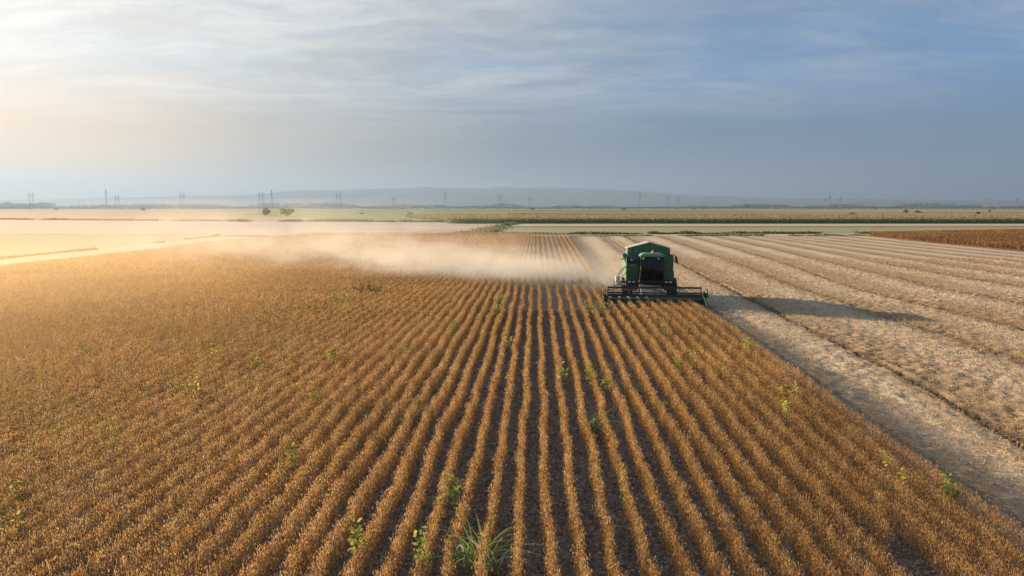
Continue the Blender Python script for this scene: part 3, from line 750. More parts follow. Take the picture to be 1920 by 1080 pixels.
# ------------------------------------------------------------------ weeds in the crop
def weed(px, py, wpx, kind, label, seed):
    x, y = G(px, py, 0.5)
    D = math.hypot(y, CAMH); W = max(0.25, wpx * D / F)
    r = np.random.default_rng(seed)
    nm = {'leafy': 'leafy_weed', 'yellow': 'leafy_weed', 'grass': 'grass_tuft'}[kind]
    e = empty(nm, (x, y, 0.12)); tag(e, label, 'weed', 'green weeds among the soybeans')
    if kind == 'grass':
        n = int(24 + W * 30); Vs, Cs = [], []
        for i in range(n):
            a = r.uniform(0, 2 * math.pi); L = r.uniform(0.7, 1.25) * min(1.0, 0.6 + W * 0.6); lean = r.uniform(0.5, 1.25)
            b = np.array([r.normal(0, W * 0.16), r.normal(0, W * 0.16), 0.0])
            d = np.array([math.cos(a), math.sin(a), 0]); sdv = np.array([-math.sin(a), math.cos(a), 0])
            pts = [b + d * L * lean * (u ** 1.7) * 0.8 + np.array([0, 0, L * (u - 0.55 * lean * u ** 2.4)]) for u in np.linspace(0, 1, 7)]
            ws = 0.014 * np.array([0.8, 1, 1, 0.95, 0.8, 0.55, 0.1]) * r.uniform(.8, 1.5)
            c = [(0.17, 0.28, 0.09), (0.28, 0.36, 0.09), (0.50, 0.46, 0.12), (0.58, 0.55, 0.42)][r.choice(4, p=[.36, .3, .16, .18])]
            for q in range(6):
                Vs.append([pts[q] - sdv * ws[q], pts[q] + sdv * ws[q], pts[q + 1] + sdv * ws[q + 1], pts[q + 1] - sdv * ws[q + 1]]); Cs.append(c)
        quadmesh('blades', Vs, np.array(Cs), M_leaf, e)
        return
    ns = max(3, int(W * 8)); bm = bmesh.new(); LP, LA = [], []
    for i in range(ns):
        b = Vector((r.normal(0, W * 0.24), r.normal(0, W * 0.24), 0)); H = r.uniform(0.62, 1.08)
        tp = b + Vector((r.normal(0, 0.1), r.normal(0, 0.1), H))
        cyl(bm, b, tp, 0.007, 0.003, 5)
        for q in range(20):
            u = r.uniform(0.35, 1.0); p = b.lerp(tp, u); a = r.uniform(0, 6.28)
            dd = Vector((math.cos(a), math.sin(a), r.uniform(-.3, .5))).normalized()
            LP.append(p + dd * 0.07 * r.uniform(.6, 1.6)); LA.append(dd)
    build('stems', bm, m_stem, e)
    n = len(LP); s = max(0.088, 0.0017 * D)
    V = diamonds(np.array([tuple(p) for p in LP]), np.array([tuple(a) for a in LA]), s * r.uniform(.8, 1.6, n), s * .75 * r.uniform(.7, 1.3, n))
    cols = [(0.30, 0.36, 0.07), (0.19, 0.26, 0.06), (0.42, 0.42, 0.09)] if kind == 'leafy' else [(0.50, 0.46, 0.09), (0.36, 0.37, 0.08), (0.55, 0.48, 0.14)]
    C = np.array(cols)[r.integers(0, 3, n)] * r.uniform(.75, 1.3, (n, 1))
    quadmesh('leaves', V, C, M_leaf, e)
m_stem, t = newmat('weed_stem'); principled(t, (0.16, 0.20, 0.06), 0.7)
WEEDS = [
 (850, 940, 38, 'leafy', 'tall yellow green leafy weed just up left of the big grass tuft'),
 (905, 1035, 95, 'grass', 'big tuft of long arching grass in the rows at the bottom centre'),
 (790, 1066, 42, 'leafy', 'green leafy weed at the bottom edge left of the big grass tuft'),
 (670, 1030, 36, 'yellow', 'thin yellowish weed low down, left of the leafy weed at the bottom edge'),
 (540, 878, 36, 'leafy', 'green leafy weed alone in the lower left crop'),
 (30, 1008, 40, 'yellow', 'yellow green weed in the bottom left corner'),
 (22, 930, 24, 'leafy', 'small green weed at the left edge above the corner weed'),
 (365, 744, 24, 'yellow', 'yellow weed with a thin sprig, left crop, below the tall lime weed'),
 (326, 740, 18, 'leafy', 'small weed sprig immediately left of the yellow weed in the left crop'),
 (406, 678, 24, 'yellow', 'tall lime yellow weed in the middle of the left crop'),
 (475, 690, 14, 'leafy', 'small dark green weed right of the tall lime yellow weed'),
 (590, 755, 16, 'leafy', 'faint green weed in the crop left of the rows with visible soil'),
 (625, 680, 12, 'leafy', 'tiny green weed below the wide green patch by the dead brush'),
 (576, 582, 26, 'leafy', 'green weed clump left of the wide green patch'),
 (658, 568, 64, 'leafy', 'wide patch of green weeds just in front of the dead brush'),
 (762, 664, 22, 'yellow', 'bright yellow leafed weed where the rows begin to open, left of centre'),
 (770, 774, 36, 'grass', 'thin tuft of yellowing grass leaning over a row, left of centre'),
 (840, 625, 30, 'leafy', 'loose green weeds along a row between yellow weed and dust cloud'),
 (930, 590, 24, 'leafy', 'fresh green weed in a row below the middle of the dust cloud'),
 (944, 570, 16, 'leafy', 'small green weed nearest the dust, directly above the fresh green one'),
 (955, 650, 10, 'yellow', 'tiny yellow weed in the rows right of the loose green weeds'),
 (1100, 583, 20, 'leafy', 'bright green weed left of the header, first of three in a line'),
 (1118, 585, 16, 'leafy', 'bright green weed left of the header, middle of three in a line'),
 (1136, 583, 18, 'leafy', 'bright green weed touching the left end of the header'),
 (1113, 716, 20, 'leafy', 'green weed on the bare soil between centre rows, left of a pair'),
 (1144, 725, 24, 'leafy', 'green weed on the bare soil between centre rows, right of a pair'),
 (1108, 790, 32, 'grass', 'pale grass tuft on the soil below the pair of green weeds'),
 (1055, 706, 10, 'leafy', 'small green sprig on the soil left of the pair of green weeds'),
 (1248, 634, 18, 'leafy', 'green weed in the crop below the combine, upper of two'),
 (1274, 688, 28, 'leafy', 'tall light green weed below the combine, lower and larger of two'),
 (1357, 700, 20, 'yellow', 'yellow weed between the tall light green weed and the harvested edge'),
 (1405, 662, 34, 'yellow', 'broad yellowish weedy patch beside the harvested edge'),
 (1476, 786, 16, 'yellow', 'slim yellow weed in the lower right crop'),
 (1480, 750, 12, 'yellow', 'tiny yellow weed just above the slim yellow one'),
 (1776, 936, 34, 'leafy', 'green leafy weed by itself near the bottom right corner'),
 (1680, 912, 8, 'yellow', 'single yellow leafed sprig left of the bottom right weed'),
 (275, 655, 14, 'yellow', 'small yellow weed high in the left crop'),
 (160, 665, 14, 'leafy', 'small green weed near the left edge of the crop'),
]
for i, (px, py, wp, k, lb) in enumerate(WEEDS): weed(px, py, wp, k, lb, 100 + i)

def dead_brush():
    x, y = G(684, 553, 0.4)
    e = empty('dead_brush', (x, y, 0.12)); tag(e, 'dark dead twiggy brush lying in the crop behind the wide green patch', 'brush')
    m, t = newmat('dead_twigs'); principled(t, (0.07, 0.05, 0.045), 0.9)
    bm = bmesh.new(); r = random.Random(5)
    for i in range(46):
        b = Vector((r.gauss(-0.2, 0.35), r.gauss(0, 0.3), 0.35)); d = Vector((r.uniform(-1, 1), r.uniform(-.6, .6), r.uniform(.1, .8))).normalized()
        tp = b + d * r.uniform(0.4, 1.0); tube(bm, [b, b.lerp(tp, .5) + Vector((0, 0, r.uniform(-.06, .06))), tp], 0.012, 4)
    build('twigs', bm, m, e)
    n = 160; rr = np.random.default_rng(3)
    P = np.stack([rr.normal(0.7, 0.35, n), rr.normal(0, 0.25, n), rr.uniform(.35, .85, n)], 1)
    quadmesh('leaves', diamonds(P, randunit(n), 0.11 * rr.uniform(.7, 1.4, n), 0.08 * rr.uniform(.7, 1.4, n)), np.array([(0.09, 0.16, 0.05)]) * rr.uniform(.7, 1.3, (n, 1)), M_leaf, e)
dead_brush()

# ------------------------------------------------------------------ the combine harvester
def paint(name, col, rough=0.42, dust=0.35):
    m, t = newmat(name)
    pos = t.n('ShaderNodeTexCoord').outputs['Object']
    n = t.noise(pos, 2.2, 6, 0.65); n2 = t.noise(pos, 14.0, 4, 0.7)
    f = t.math('MULTIPLY', t.maprange(t.math('ADD', t.math('MULTIPLY', n, .7), t.math('MULTIPLY', n2, .3)), 0.42, 0.68, 0.08, 1.0, True), dust)
    c = t.mix(f, col, (0.34, 0.25, 0.16))
    principled(t, c, t.maprange(f, 0, dust + .01, rough, 0.8), spec=0.4)
    return m
m_green = paint('green_paint', (0.028, 0.140, 0.062), 0.4, 0.22)
m_green_d = paint('green_paint_dusty', (0.030, 0.120, 0.055), 0.5, 0.42)
m_black = paint('black_frame', (0.016, 0.017, 0.019), 0.55, 0.16)
m_rubber = paint('tyre_rubber', (0.02, 0.02, 0.02), 0.8, 0.22)
m_metal = paint('bare_dusty_metal', (0.15, 0.125, 0.095), 0.6, 0.5)
m_edge = paint('bright_steel', (0.45, 0.45, 0.44), 0.35, 0.2)
m_yellow = paint('yellow_paint', (0.62, 0.44, 0.04), 0.45, 0.3)
m_pinkwhite = paint('white_plastic', (0.72, 0.66, 0.64), 0.5, 0.12)
m_roofpaint = paint('pale_green_roof', (0.10, 0.24, 0.13), 0.45, 0.4)
m_tarp = paint('grey_tarp', (0.36, 0.37, 0.31), 0.7, 0.35)
m_green_lit = paint('sunlit_side_green', (0.045, 0.16, 0.075), 0.5, 0.45)  # body green made paler, the sunlight on the left side put into it
m_seat = paint('cab_seat', (0.03, 0.03, 0.035), 0.8, 0.05)
m_lamp, t = newmat('lamp_glass'); principled(t, (0.75, 0.75, 0.72), 0.15, spec=0.6)
m_beacon, t = newmat('orange_beacon'); principled(t, (0.75, 0.16, 0.04), 0.25, spec=0.6)
m_glass, t = newmat('tinted_glass')
b_ = t.n('ShaderNodeBsdfTransparent'); b_.inputs[0].default_value = (0.30, 0.34, 0.34, 1)
gl = t.n('ShaderNodeBsdfGlossy'); gl.inputs[0].default_value = (0.9, 0.9, 0.9, 1); gl.inputs[1].default_value = 0.06
fr = t.n('ShaderNodeFresnel'); fr.inputs[0].default_value = 1.45
mx = t.n('ShaderNodeMixShader'); t.t.links.new(fr.outputs[0], mx.inputs[0]); t.t.links.new(b_.outputs[0], mx.inputs[1]); t.t.links.new(gl.outputs[0], mx.inputs[2])
oo = t.n('ShaderNodeOutputMaterial'); t.t.links.new(mx.outputs[0], oo.inputs[0])

def combine():
    e = empty('combine_harvester', (8.62, 43.45, 0.08), -0.085)
    tag(e, 'green combine harvester with gabled grain tank cutting the soybeans', 'combine harvester')
    X = 0.03
    # --- body behind the cab (x across, y backwards)
    def part(name, fn, mat, parent=e, smooth=False):
        bm = bmesh.new(); fn(bm); return build(name, bm, mat, parent, smooth)
    side = [(3.35, 1.25), (8.3, 1.35), (8.9, 1.9), (8.6, 2.45), (6.8, 2.75), (3.35, 2.95)]
    body = part('body', lambda bm: prism(bm, side, 'x', X - 1.42, X + 1.44), m_green_d)
    def lpanel(bm): box(bm, (X - 1.10, 3.22, 1.98), (0.80, 0.24, 1.36), bevel=0.03)
    lp = part('front_panel', lpanel, m_green)
    def louv(bm):
        for k in range(6): box(bm, (X - 1.10, 3.088, 1.46 + 0.135 * k), (0.66, 0.03, 0.05), Matrix.Rotation(R(25), 3, 'X'))
    part('louvre', louv, m_green_d, lp)
    part('grille', lambda bm: box(bm, (X - 1.06, 3.092, 2.50), (0.58, 0.03, 0.28), bevel=0.01), m_black, lp)
    part('marking', lambda bm: box(bm, (X - 1.16, 3.073, 2.60), (0.14, 0.006, 0.07)), m_pinkwhite, lp)
    part('marking', lambda bm: box(bm, (X - 1.06, 3.094, 2.26), (0.30, 0.012, 0.045)), m_yellow, lp)
    rp = part('front_panel', lambda bm: (box(bm, (X + 1.18, 3.22, 2.40), (0.70, 0.24, 1.02), bevel=0.03), box(bm, (X + 1.205, 3.20, 1.59), (0.74, 0.26, 0.58), bevel=0.03)), m_green)
    part('rib', lambda bm: [box(bm, (X + 1.20, 3.065, 1.42 + .16 * k), (0.62, 0.02, 0.035)) for k in range(3)], m_green_d, rp)
    # grain tank with a gabled cover
    tank = part('grain_tank', lambda bm: prism(bm, [(X - 1.40, 2.85), (X + 1.42, 2.85), (X + 1.36, 3.30), (X + 0.02, 3.68), (X - 1.36, 3.30)], 'y', 3.75, 5.3), m_green)
    def roofp(s):
        return lambda bm: prism(bm, [(X + 0.02, 3.69), (X + s * 1.42, 3.30), (X + s * 1.42, 3.345), (X + 0.02, 3.74)], 'y', 3.70, 5.35)
    part('cover', roofp(-1), m_tarp, tank); part('cover', roofp(1), m_tarp, tank)
    def let(bm):   # small pale marks on the tank front
        for dz in (-0.07, 0, 0.07): box(bm, (X - 0.83 + (0.03 if dz < 0 else 0), 3.742, 3.15 + dz), (0.12 + (0.06 if dz < 0 else 0), 0.01, 0.03))
        box(bm, (X - 0.865, 3.738, 3.15), (0.03, 0.01, 0.17))
    part('lettering', let, m_tarp, tank)
    part('lettering', lambda bm: box(bm, (X - 1.20, 3.742, 3.13), (0.05, 0.01, 0.20)), m_tarp, tank)
    # --- cab
    cx = X + 0.08; hw = 0.76
    cabf = bmesh.new()
    for sx in (-1, 1):
        tube(cabf, [(cx + sx * hw, 2.30, 1.28), (cx + sx * (hw - 0.05), 2.12, 2.1), (cx + sx * (hw - 0.05), 2.25, 2.86)], 0.045, 8)
        tube(cabf, [(cx + sx * hw, 3.10, 1.28), (cx + sx * (hw - 0.03), 3.10, 2.86)], 0.05, 8)
    box(cabf, (cx, 2.75, 1.28), (1.62, 1.1, 0.12), bevel=0.02)
    box(cabf, (cx, 3.40, 2.06), (1.56, 0.06, 1.60))
    cab = build('cab', cabf, m_black, e)
    def glassf(bm):
        n = 8; A = []
        for z, yb, dy in ((1.34, 2.31, 0.06), (1.72, 2.20, 0.09), (2.1, 2.13, 0.10), (2.5, 2.18, 0.09), (2.84, 2.26, 0.06)):
            A.append([bm.verts.new((cx - (hw - 0.05) + 2 * (hw - 0.05) * i / n, yb - dy * math.sin(math.pi * i / n), z)) for i in range(n + 1)])
        for a, b in zip(A[:-1], A[1:]):
            for i in range(n): bm.faces.new((a[i], a[i + 1], b[i + 1], b[i]))
    part('windscreen', glassf, m_glass, cab, True)
    for sx in (-1, 1):
        part('side_window', lambda bm, sx=sx: prism(bm, [(2.34, 1.36), (3.06, 1.36), (3.06, 2.82), (2.30, 2.82), (2.20, 2.1)], 'x', cx + sx * (hw - 0.02), cx + sx * (hw - 0.012)), m_glass, cab)
    def seat(bm):
        box(bm, (cx, 2.95, 1.72), (0.5, 0.5, 0.12), bevel=0.03); box(bm, (cx, 3.18, 2.08), (0.5, 0.12, 0.66), bevel=0.04); box(bm, (cx, 2.98, 1.5), (0.3, 0.3, 0.35))
    part('seat', seat, m_seat, cab)
    def wheelf(bm):
        tube(bm, [(cx, 2.42, 1.35), (cx, 2.58, 1.98)], 0.03)
        tube(bm, [(cx + 0.2 * math.cos(a), 2.6 + 0.06 * math.sin(a), 2.0 + 0.16 * math.sin(a)) for a in np.linspace(0, 2 * math.pi, 17)], 0.018, 6)
    part('steering_wheel', wheelf, m_seat, cab)
    def roof(bm):
        rows = [(1.54, 1.32, 2.86), (1.58, 1.36, 2.93), (1.26, 1.14, 3.06), (0.95, 0.9, 3.10)]
        A = []
        for wx, wy, z in rows:
            A.append([bm.verts.new((cx + sx * wx / 2, 2.72 + sy * wy / 2, z)) for sx, sy in ((-1, -1), (1, -1), (1, 1), (-1, 1))])
        bm.faces.new(A[0][::-1]); bm.faces.new(A[-1])
        for a, b in zip(A[:-1], A[1:]):
            for i in range(4): bm.faces.new((a[i], a[(i + 1) % 4], b[(i + 1) % 4], b[i]))
        bmesh.ops.bevel(bm, geom=bm.edges[:], offset=0.03, segments=2, affect='EDGES')
    part('cab_roof', roof, m_roofpaint, cab)
    def beac(bm):
        cyl(bm, (cx + 0.04, 2.40, 3.03), (cx + 0.04, 2.40, 3.22), 0.085, 0.07, 14)
        s = bmesh.ops.create_uvsphere(bm, u_segments=14, v_segments=8, radius=0.07); bmesh.ops.translate(bm, vec=(cx + 0.04, 2.40, 3.22), verts=s['verts'])
    part('beacon', beac, m_beacon, cab, True)
    for sx in (-0.58, 0.36): part('work_lamp', lambda bm, sx=sx: box(bm, (cx + sx, 2.02, 2.78), (0.10, 0.06, 0.10), bevel=0.015), m_lamp, cab)
    # --- bumper with lamps, platform, rails
    bmp = part('bumper', lambda bm: (box(bm, (X, 2.98, 1.18), (3.06, 0.12, 0.22), bevel=0.02), box(bm, (X, 3.15, 1.0), (2.7, 0.2, 0.14))), m_black)
    for lx in (-1.28, -1.0, 1.07, 1.34):
        part('headlight', lambda bm, lx=lx: box(bm, (X + lx, 2.905, 1.195), (0.17, 0.05, 0.10), bevel=0.02), m_lamp, bmp)
    part('bracket', lambda bm: (box(bm, (X + 1.60, 2.98, 1.24), (0.16, 0.08, 0.10)), cyl(bm, (X + 1.62, 2.98, 1.20), (X + 1.74, 2.98, 1.20), 0.06, 0.02, 10)), m_black, bmp)
    part('platform', lambda bm: box(bm, (X - 1.92, 3.05, 1.02), (0.86, 1.1, 0.06), bevel=0.01), m_metal)
    for pts in ([(X - 1.42, 2.75, 2.15), (X - 1.58, 2.7, 2.2), (X - 1.74, 2.66, 1.95), (X - 2.05, 2.62, 1.55), (X - 2.25, 2.6, 1.05), (X - 2.36, 2.6, 0.55)],
                [(X - 1.42, 2.8, 1.72), (X - 1.50, 2.8, 1.86), (X - 1.75, 2.8, 1.52), (X - 1.9, 2.8, 1.06)],
                [(X - 1.42, 3.4, 2.15), (X - 1.75, 3.4, 2.0), (X - 2.1, 3.4, 1.5), (X - 2.28, 3.4, 1.05)]):
        part('handrail', lambda bm, pts=pts: tube(bm, pts, 0.022), m_black)
    def ladder(bm):
        for yy in (2.62, 3.02): tube(bm, [(X - 2.22, yy, 1.02), (X - 2.42, yy, 0.35)], 0.022)
        for k in range(3): box(bm, (X - 2.27 - 0.06 * k, 2.82, 0.85 - 0.22 * k), (0.12, 0.42, 0.025))
    part('ladder', ladder, m_metal)
    # white canister standing on the platform
    def can(bm): lathe = [(0.0, 0.15), (0.42, 0.15), (0.46, 0.19), (0.52, 0.19), (0.53, 0.06)]; \
        [cyl(bm, (X - 2.06, 2.75, 1.05 + lathe[i][0]), (X - 2.06, 2.75, 1.05 + lathe[i + 1][0]), lathe[i][1], lathe[i + 1][1], 16) for i in range(4)]
    part('canister', can, m_pinkwhite)
    # unloading auger folded back along the side, side sheet, both with sunlight put into their green
    part('unloading_auger', lambda bm: (cyl(bm, (X - 1.56, 3.5, 2.86), (X - 1.50, 6.4, 2.5), 0.15, 0.15, 16), cyl(bm, (X - 1.56, 3.64, 2.84), (X - 1.38, 3.64, 2.4), 0.15, 0.15, 16)), m_green_lit, smooth=False)
    part('side_sheet', lambda bm: prism(bm, [(3.45, 1.15), (7.9, 1.3), (7.7, 2.45), (3.45, 2.7)], 'x', X - 1.50, X - 1.423), m_green_lit)
    # mirrors
    def mir(s, x0, z0):
        def f(bm):
            tube(bm, [(X + s * 1.34, 3.1, z0), (X + s * (x0 - 0.06), 2.7, z0 + 0.06), (X + s * x0, 2.66, z0 - 0.05)], 0.025)
            box(bm, (X + s * (x0 + 0.04), 2.66, z0 - 0.26), (0.15, 0.07, 0.42), Matrix.Rotation(R(-s * 10), 3, 'Y'), 0.02)
        return f
    part('mirror', mir(1, 1.60, 2.93), m_black); part('mirror', mir(-1, 1.40, 2.95), m_black)
    # --- wheels
    def wheel(x, y, r, wd):
        def f(bm):
            h = wd / 2
            lathe_x(bm, [(-h * .8, r * .55), (-h, r * .66), (-h, r * .86), (-h * .82, r * .97), (-h * .4, r), (h * .4, r), (h * .82, r * .97), (h, r * .86), (h, r * .66), (h * .8, r * .55)], (x, y, r - 0.06))
            for k in range(22):
                a = 2 * math.pi * k / 22
                for s in (-1, 1):
                    aa = a + (0.14 if s > 0 else 0)
                    Mx = Matrix.Rotation(-aa, 3, 'X') @ Matrix.Rotation(R(s * 38), 3, 'Z')
                    box(bm, (x + s * h * .48, y + math.sin(aa) * (r + .012), r - 0.06 + math.cos(aa) * (r + .012)), (h * 1.1, 0.055, 0.05), Mx)
        wh = part('wheel', f, m_rubber)
        def rim(bm):
            lathe_x(bm, [(-wd * .42, r * .5), (-wd * .42, r * .56), (wd * .42, r * .56), (wd * .42, r * .5)], (x, y, r - .06))
            cyl(bm, (x - wd * .44, y, r - .06), (x + wd * .44, y, r - .06), r * .18, None, 12)
        part('rim', rim, m_yellow, wh)
    for s in (-1, 1):
        wheel(X + s * 1.45 + 0.10, 4.35, 0.68, 0.70)
        wheel(X + s * 1.12, 7.5, 0.45, 0.36)
    part('axle', lambda bm: box(bm, (X, 4.35, 0.75), (2.3, 0.3, 0.3)), m_black)
    part('axle', lambda bm: (box(bm, (X, 7.5, 0.5), (2.0, 0.2, 0.18)), box(bm, (X, 7.5, 0.95), (0.3, 0.25, 0.85))), m_black)
    part('underbody', lambda bm: prism(bm, [(3.4, 0.9), (8.0, 1.0), (8.0, 1.34), (3.4, 1.24)], 'x', X - 0.85, X + 0.85), m_black)
    # --- feeder house
    part('feeder_house', lambda bm: prism(bm, [(0.45, 0.20), (3.6, 0.72), (3.6, 1.24), (2.6, 1.12), (0.45, 0.62)], 'x', X - 0.68, X + 0.68), m_metal)
    part('fender', lambda bm: box(bm, (X - 1.45, 3.75, 1.10), (1.0, 0.6, 0.05), Matrix.Rotation(R(-12), 3, 'X'), 0.01), m_green_lit)
    part('fender', lambda bm: prism(bm, [(X - 1.75, 0.55), (X - 0.72, 0.55), (X - 0.72, 1.05), (X - 1.75, 1.05)], 'y', 3.50, 3.55), m_metal)
    # --- header
    hd = part('header', lambda bm: (prism(bm, [(-0.55, 0.10), (0.25, 0.13), (0.50, 0.30), (0.50, 0.56), (0.45, 0.56), (0.45, 0.32), (0.22, 0.18), (-0.55, 0.14)], 'x', -3.0, 3.0),
                                    box(bm, (0, 0.50, 0.59), (6.0, 0.10, 0.07), bevel=0.01)), m_green)
    part('backsheet_beam', lambda bm: box(bm, (0, 0.56, 0.30), (5.9, 0.06, 0.12)), m_black, hd)
    def auger(bm):
        cyl(bm, (-2.92, 0.12, 0.40), (2.92, 0.12, 0.40), 0.10, None, 16)
        n = 200; pr = None
        for i in range(n + 1):
            x = -2.9 + 5.8 * i / n; a = (1 if x < 0 else -1) * 2 * math.pi * x / 0.55
            v = [bm.verts.new((x, 0.12 + r * math.cos(a), 0.40 + r * math.sin(a))) for r in (0.10, 0.20)]
            if pr: bm.faces.new((pr[0], pr[1], v[1], v[0]))
            pr = v
    part('auger', auger, m_green_d, hd)
    def cutter(bm):
        box(bm, (0, -0.60, 0.135), (5.96, 0.10, 0.03))
        for k in range(76): prism(bm, [(-2.95 + k * .0787, -0.65), (-2.90 + k * .0787, -0.65), (-2.925 + k * .0787, -0.76)], 'z', 0.125, 0.145)
    part('cutter_bar', cutter, m_edge, hd)
    for s in (-1, 1):
        def divider(bm, s=s):
            prism(bm, [(-1.10, 0.10), (-0.55, 0.10), (0.52, 0.12), (0.52, 0.62), (-0.25, 0.60), (-0.75, 0.34)], 'x', s * 3.0, s * 3.06)
            prism(bm, [(-1.10, 0.10), (-0.6, 0.10), (-0.5, 0.36), (-0.8, 0.30)], 'x', s * 3.06, s * 3.15)
        part('divider', divider, m_green if s > 0 else m_green_lit, hd)  # left divider gets the green with sunlight in its colour
    # reel: five bats round a shaft, carried by five spiders
    ry, rz, rr = -0.28, 0.86, 0.32
    HX = [-2.78, -1.50, 0.02, 1.50, 2.76]
    angs = [R(88 + 120 * k) for k in range(3)]
    reel = part('reel', lambda bm: cyl(bm, (-2.82, ry, rz), (2.82, ry, rz), 0.045, None, 12), m_black, hd)
    def bats(bm):
        for a in angs:
            c = (0, ry + rr * math.cos(a), rz + rr * math.sin(a)); box(bm, c, (5.62, 0.05, 0.11), Matrix.Rotation(R(-12), 3, 'X'), 0.01)
    part('bats', bats, m_black, hd)
    def tines(bm):
        for a in angs:
            for k in range(46):
                x = -2.75 + k * 5.5 / 45; y, z = ry + rr * math.cos(a), rz + rr * math.sin(a)
                cyl(bm, (x, y, z), (x, y - 0.02, z - 0.17), 0.008, None, 4)
    part('tines', tines, m_black, hd)
    for hx in HX:
        def spider(bm, hx=hx):
            for a in angs: cyl(bm, (hx, ry, rz), (hx, ry + rr * math.cos(a), rz + rr * math.sin(a)), 0.035, 0.03, 6)
            tube(bm, [(hx, ry + rr * math.cos(a), rz + rr * math.sin(a)) for a in angs + angs[:1]], 0.018, 6)
        part('spider', spider, m_black, hd)
    for s in (-1, 1):
        part('reel_arm', lambda bm, s=s: prism(bm, [(0.55, 0.60), (0.55, 0.72), (-0.28, 0.92), (-0.40, 0.84), (-0.28, 0.78)], 'x', s * 2.90, s * 2.96), m_black, hd)
    def disc(bm):
        lathe_x(bm, [(0, 0.25), (0.02, 0.28), (0.11, 0.28), (0.13, 0.24)], (3.05, -0.05, 0.84), 24)
        cyl(bm, (2.90, -0.05, 0.84), (3.06, -0.05, 0.84), 0.09, None, 12); box(bm, (2.99, 0.0, 0.74), (0.10, 0.2, 0.34))
    part('drive_pulley', disc, m_green, hd)
    part('hose_bracket', lambda bm: (box(bm, (-3.02, 0.05, 0.66), (0.08, 0.25, 0.2)), tube(bm, [(-2.98, 0.0, 0.62), (-3.08, 0.1, 0.8), (-2.9, 0.4, 0.9), (-1.6, 1.6, 1.0)], 0.02)), m_black, hd)
combine()

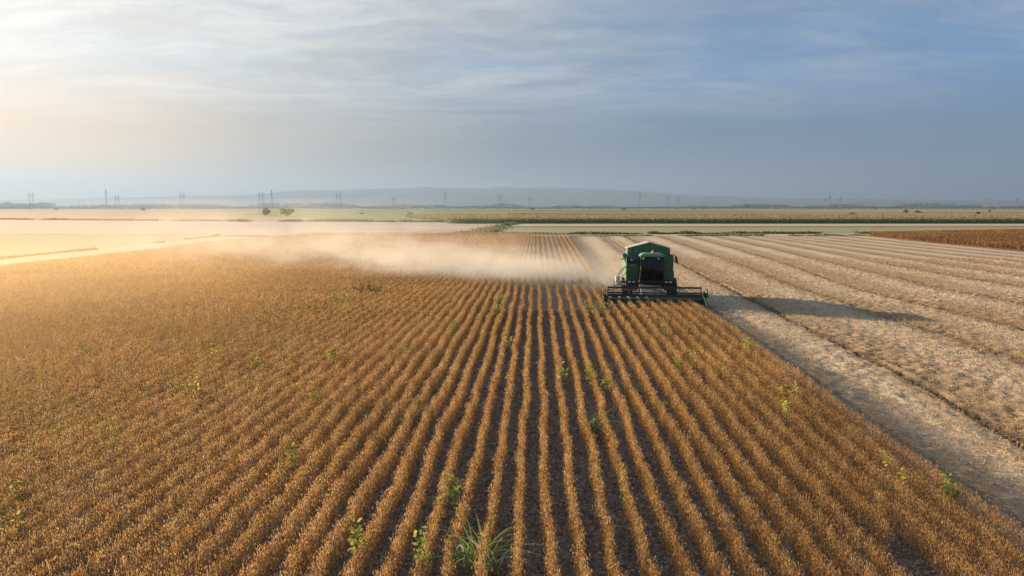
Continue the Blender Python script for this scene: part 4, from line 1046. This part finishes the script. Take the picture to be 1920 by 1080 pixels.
# ------------------------------------------------------------------ dust behind the combine, haze over the plain
def dust():
    P0 = Vector((7.2, 49.0, 0)); d = Vector((-0.853, 0.523, 0)); ang = math.atan2(d.y, d.x)
    L, Wn, Wf, Hh = 95.0, -34.0, 8.0, 7.0
    bm = bmesh.new()
    # wedge-shaped domain that widens with the drift (x along the drift, -y is away from the camera)
    prism(bm, [(-3.0, 5.0), (L, 9.0), (L, Wn), (20, -22.0), (-3.0, -8.0)], 'z', 0.12, Hh)
    m, t = newmat('drifting_dust')
    oc = t.n('ShaderNodeTexCoord').outputs['Object']
    s = t.n('ShaderNodeSeparateXYZ'); t.set(s.inputs[0], oc)
    x, y, z = s.outputs
    xs = t.math('MAXIMUM', x, 0.0)
    sig = t.math('ADD', t.math('MULTIPLY', xs, 0.14), 1.9)
    hh = t.math('ADD', t.math('MULTIPLY', xs, 0.062), 1.15)
    cy = t.math('ADD', y, t.math('MULTIPLY', sig, 0.9))
    g1 = t.math('EXPONENT', t.math('MULTIPLY', t.math('POWER', t.math('ABSOLUTE', t.math('DIVIDE', cy, sig)), 1.6), -1.0))
    g2 = t.math('EXPONENT', t.math('MULTIPLY', t.math('POWER', t.math('DIVIDE', z, hh), 1.5), -1.0))
    g3 = t.math('EXPONENT', t.math('MULTIPLY', xs, -1 / 17.0))
    st = t.maprange(x, -3.0, 0.2, 0.0, 1.0, True)
    n = t.noise(t.scalevec(oc, (0.17, 0.17, 0.34)), 1.0, 5, 0.66, dist=0.8)
    nn = t.maprange(n, 0.38, 0.64, 0.04, 1.9, True)
    core = t.math('MULTIPLY', t.math('MULTIPLY', t.math('MULTIPLY', g1, g2), t.math('MULTIPLY', g3, st)), nn)
    lowl = t.math('MULTIPLY', t.maprange(x, 8.0, 50.0, 0.0, 1.0, True), t.math('EXPONENT', t.math('MULTIPLY', z, -1 / 2.2)))
    edge = t.math('MULTIPLY', t.maprange(x, 70.0, L, 1.0, 0.2, True), t.math('MULTIPLY', t.maprange(y, -34.0, -16.0, 0.0, 1.0, True), t.maprange(y, 8.0, 2.0, 0.0, 1.0, True)))
    lowl = t.math('MULTIPLY', t.math('MULTIPLY', lowl, edge), t.math('ADD', t.math('MULTIPLY', nn, 0.5), 0.4))
    dens = t.math('ADD', t.math('MULTIPLY', core, 0.62), t.math('MULTIPLY', lowl, 0.0022))
    pv = t.n('ShaderNodeVolumePrincipled'); pv.inputs['Color'].default_value = (0.95, 0.88, 0.77, 1)
    t.set(pv.inputs['Density'], dens); pv.inputs['Anisotropy'].default_value = 0.22
    o_ = t.n('ShaderNodeOutputMaterial'); t.t.links.new(pv.outputs[0], o_.inputs[1])
    m.cycles.volume_step_rate = 0.12
    o = build('dust_cloud', bm, m)
    o.location = P0; o.rotation_euler = (0, 0, ang)
    # local +y then points towards the camera for this drift direction
    tag(o, 'pale dust drifting left from the combine over the crop', 'dust', kind='stuff')
dust()

def haze():
    bm = bmesh.new()
    box(bm, (0, 7000, 218.5), (44000, 14800, 441))
    m, t = newmat('haze_air')
    pv = t.n('ShaderNodeVolumePrincipled'); pv.inputs['Color'].default_value = (0.220, 0.312, 0.455, 1)
    pv.inputs['Density'].default_value = 0.00014; pv.inputs['Anisotropy'].default_value = 0.34
    o_ = t.n('ShaderNodeOutputMaterial'); t.t.links.new(pv.outputs[0], o_.inputs[1])
    m.cycles.homogeneous_volume = True
    o = build('haze', bm, m); o['kind'] = 'stuff'
haze()

def glow_veil():  # added volume, denser to the left, standing in for the golden glow
    bm = bmesh.new()
    prism(bm, [(-3, 14), (-3, 40), (-14, 60), (-50, 84), (-90, 84), (-90, 14)], 'z', 0.14, 5.6)
    m, t = newmat('golden_glow_haze')
    s = t.n('ShaderNodeSeparateXYZ'); t.set(s.inputs[0], t.n('ShaderNodeNewGeometry').outputs['Position'])
    x, y, z = s.outputs
    d_ = t.math('MULTIPLY', t.maprange(x, -5.0, -32.0, 0.0, 1.0, True), t.math('EXPONENT', t.math('MULTIPLY', z, -1 / 1.9)))
    d_ = t.math('MULTIPLY', d_, t.maprange(y, 14.0, 20.0, 0.0, 1.0, True))
    d_ = t.math('MULTIPLY', d_, t.maprange(y, 62.0, 84.0, 1.0, 0.0, True))
    pv = t.n('ShaderNodeVolumePrincipled'); pv.inputs['Color'].default_value = (0.92, 0.70, 0.42, 1)
    t.set(pv.inputs['Density'], t.math('MULTIPLY', d_, 0.026)); pv.inputs['Anisotropy'].default_value = 0.35
    o_ = t.n('ShaderNodeOutputMaterial'); t.t.links.new(pv.outputs[0], o_.inputs[1])
    m.cycles.volume_step_rate = 0.3
    o = build('golden_glow_haze', bm, m)
    tag(o, 'thin golden haze added low over the left part of the crop for its glow', 'dust', kind='stuff')
glow_veil()
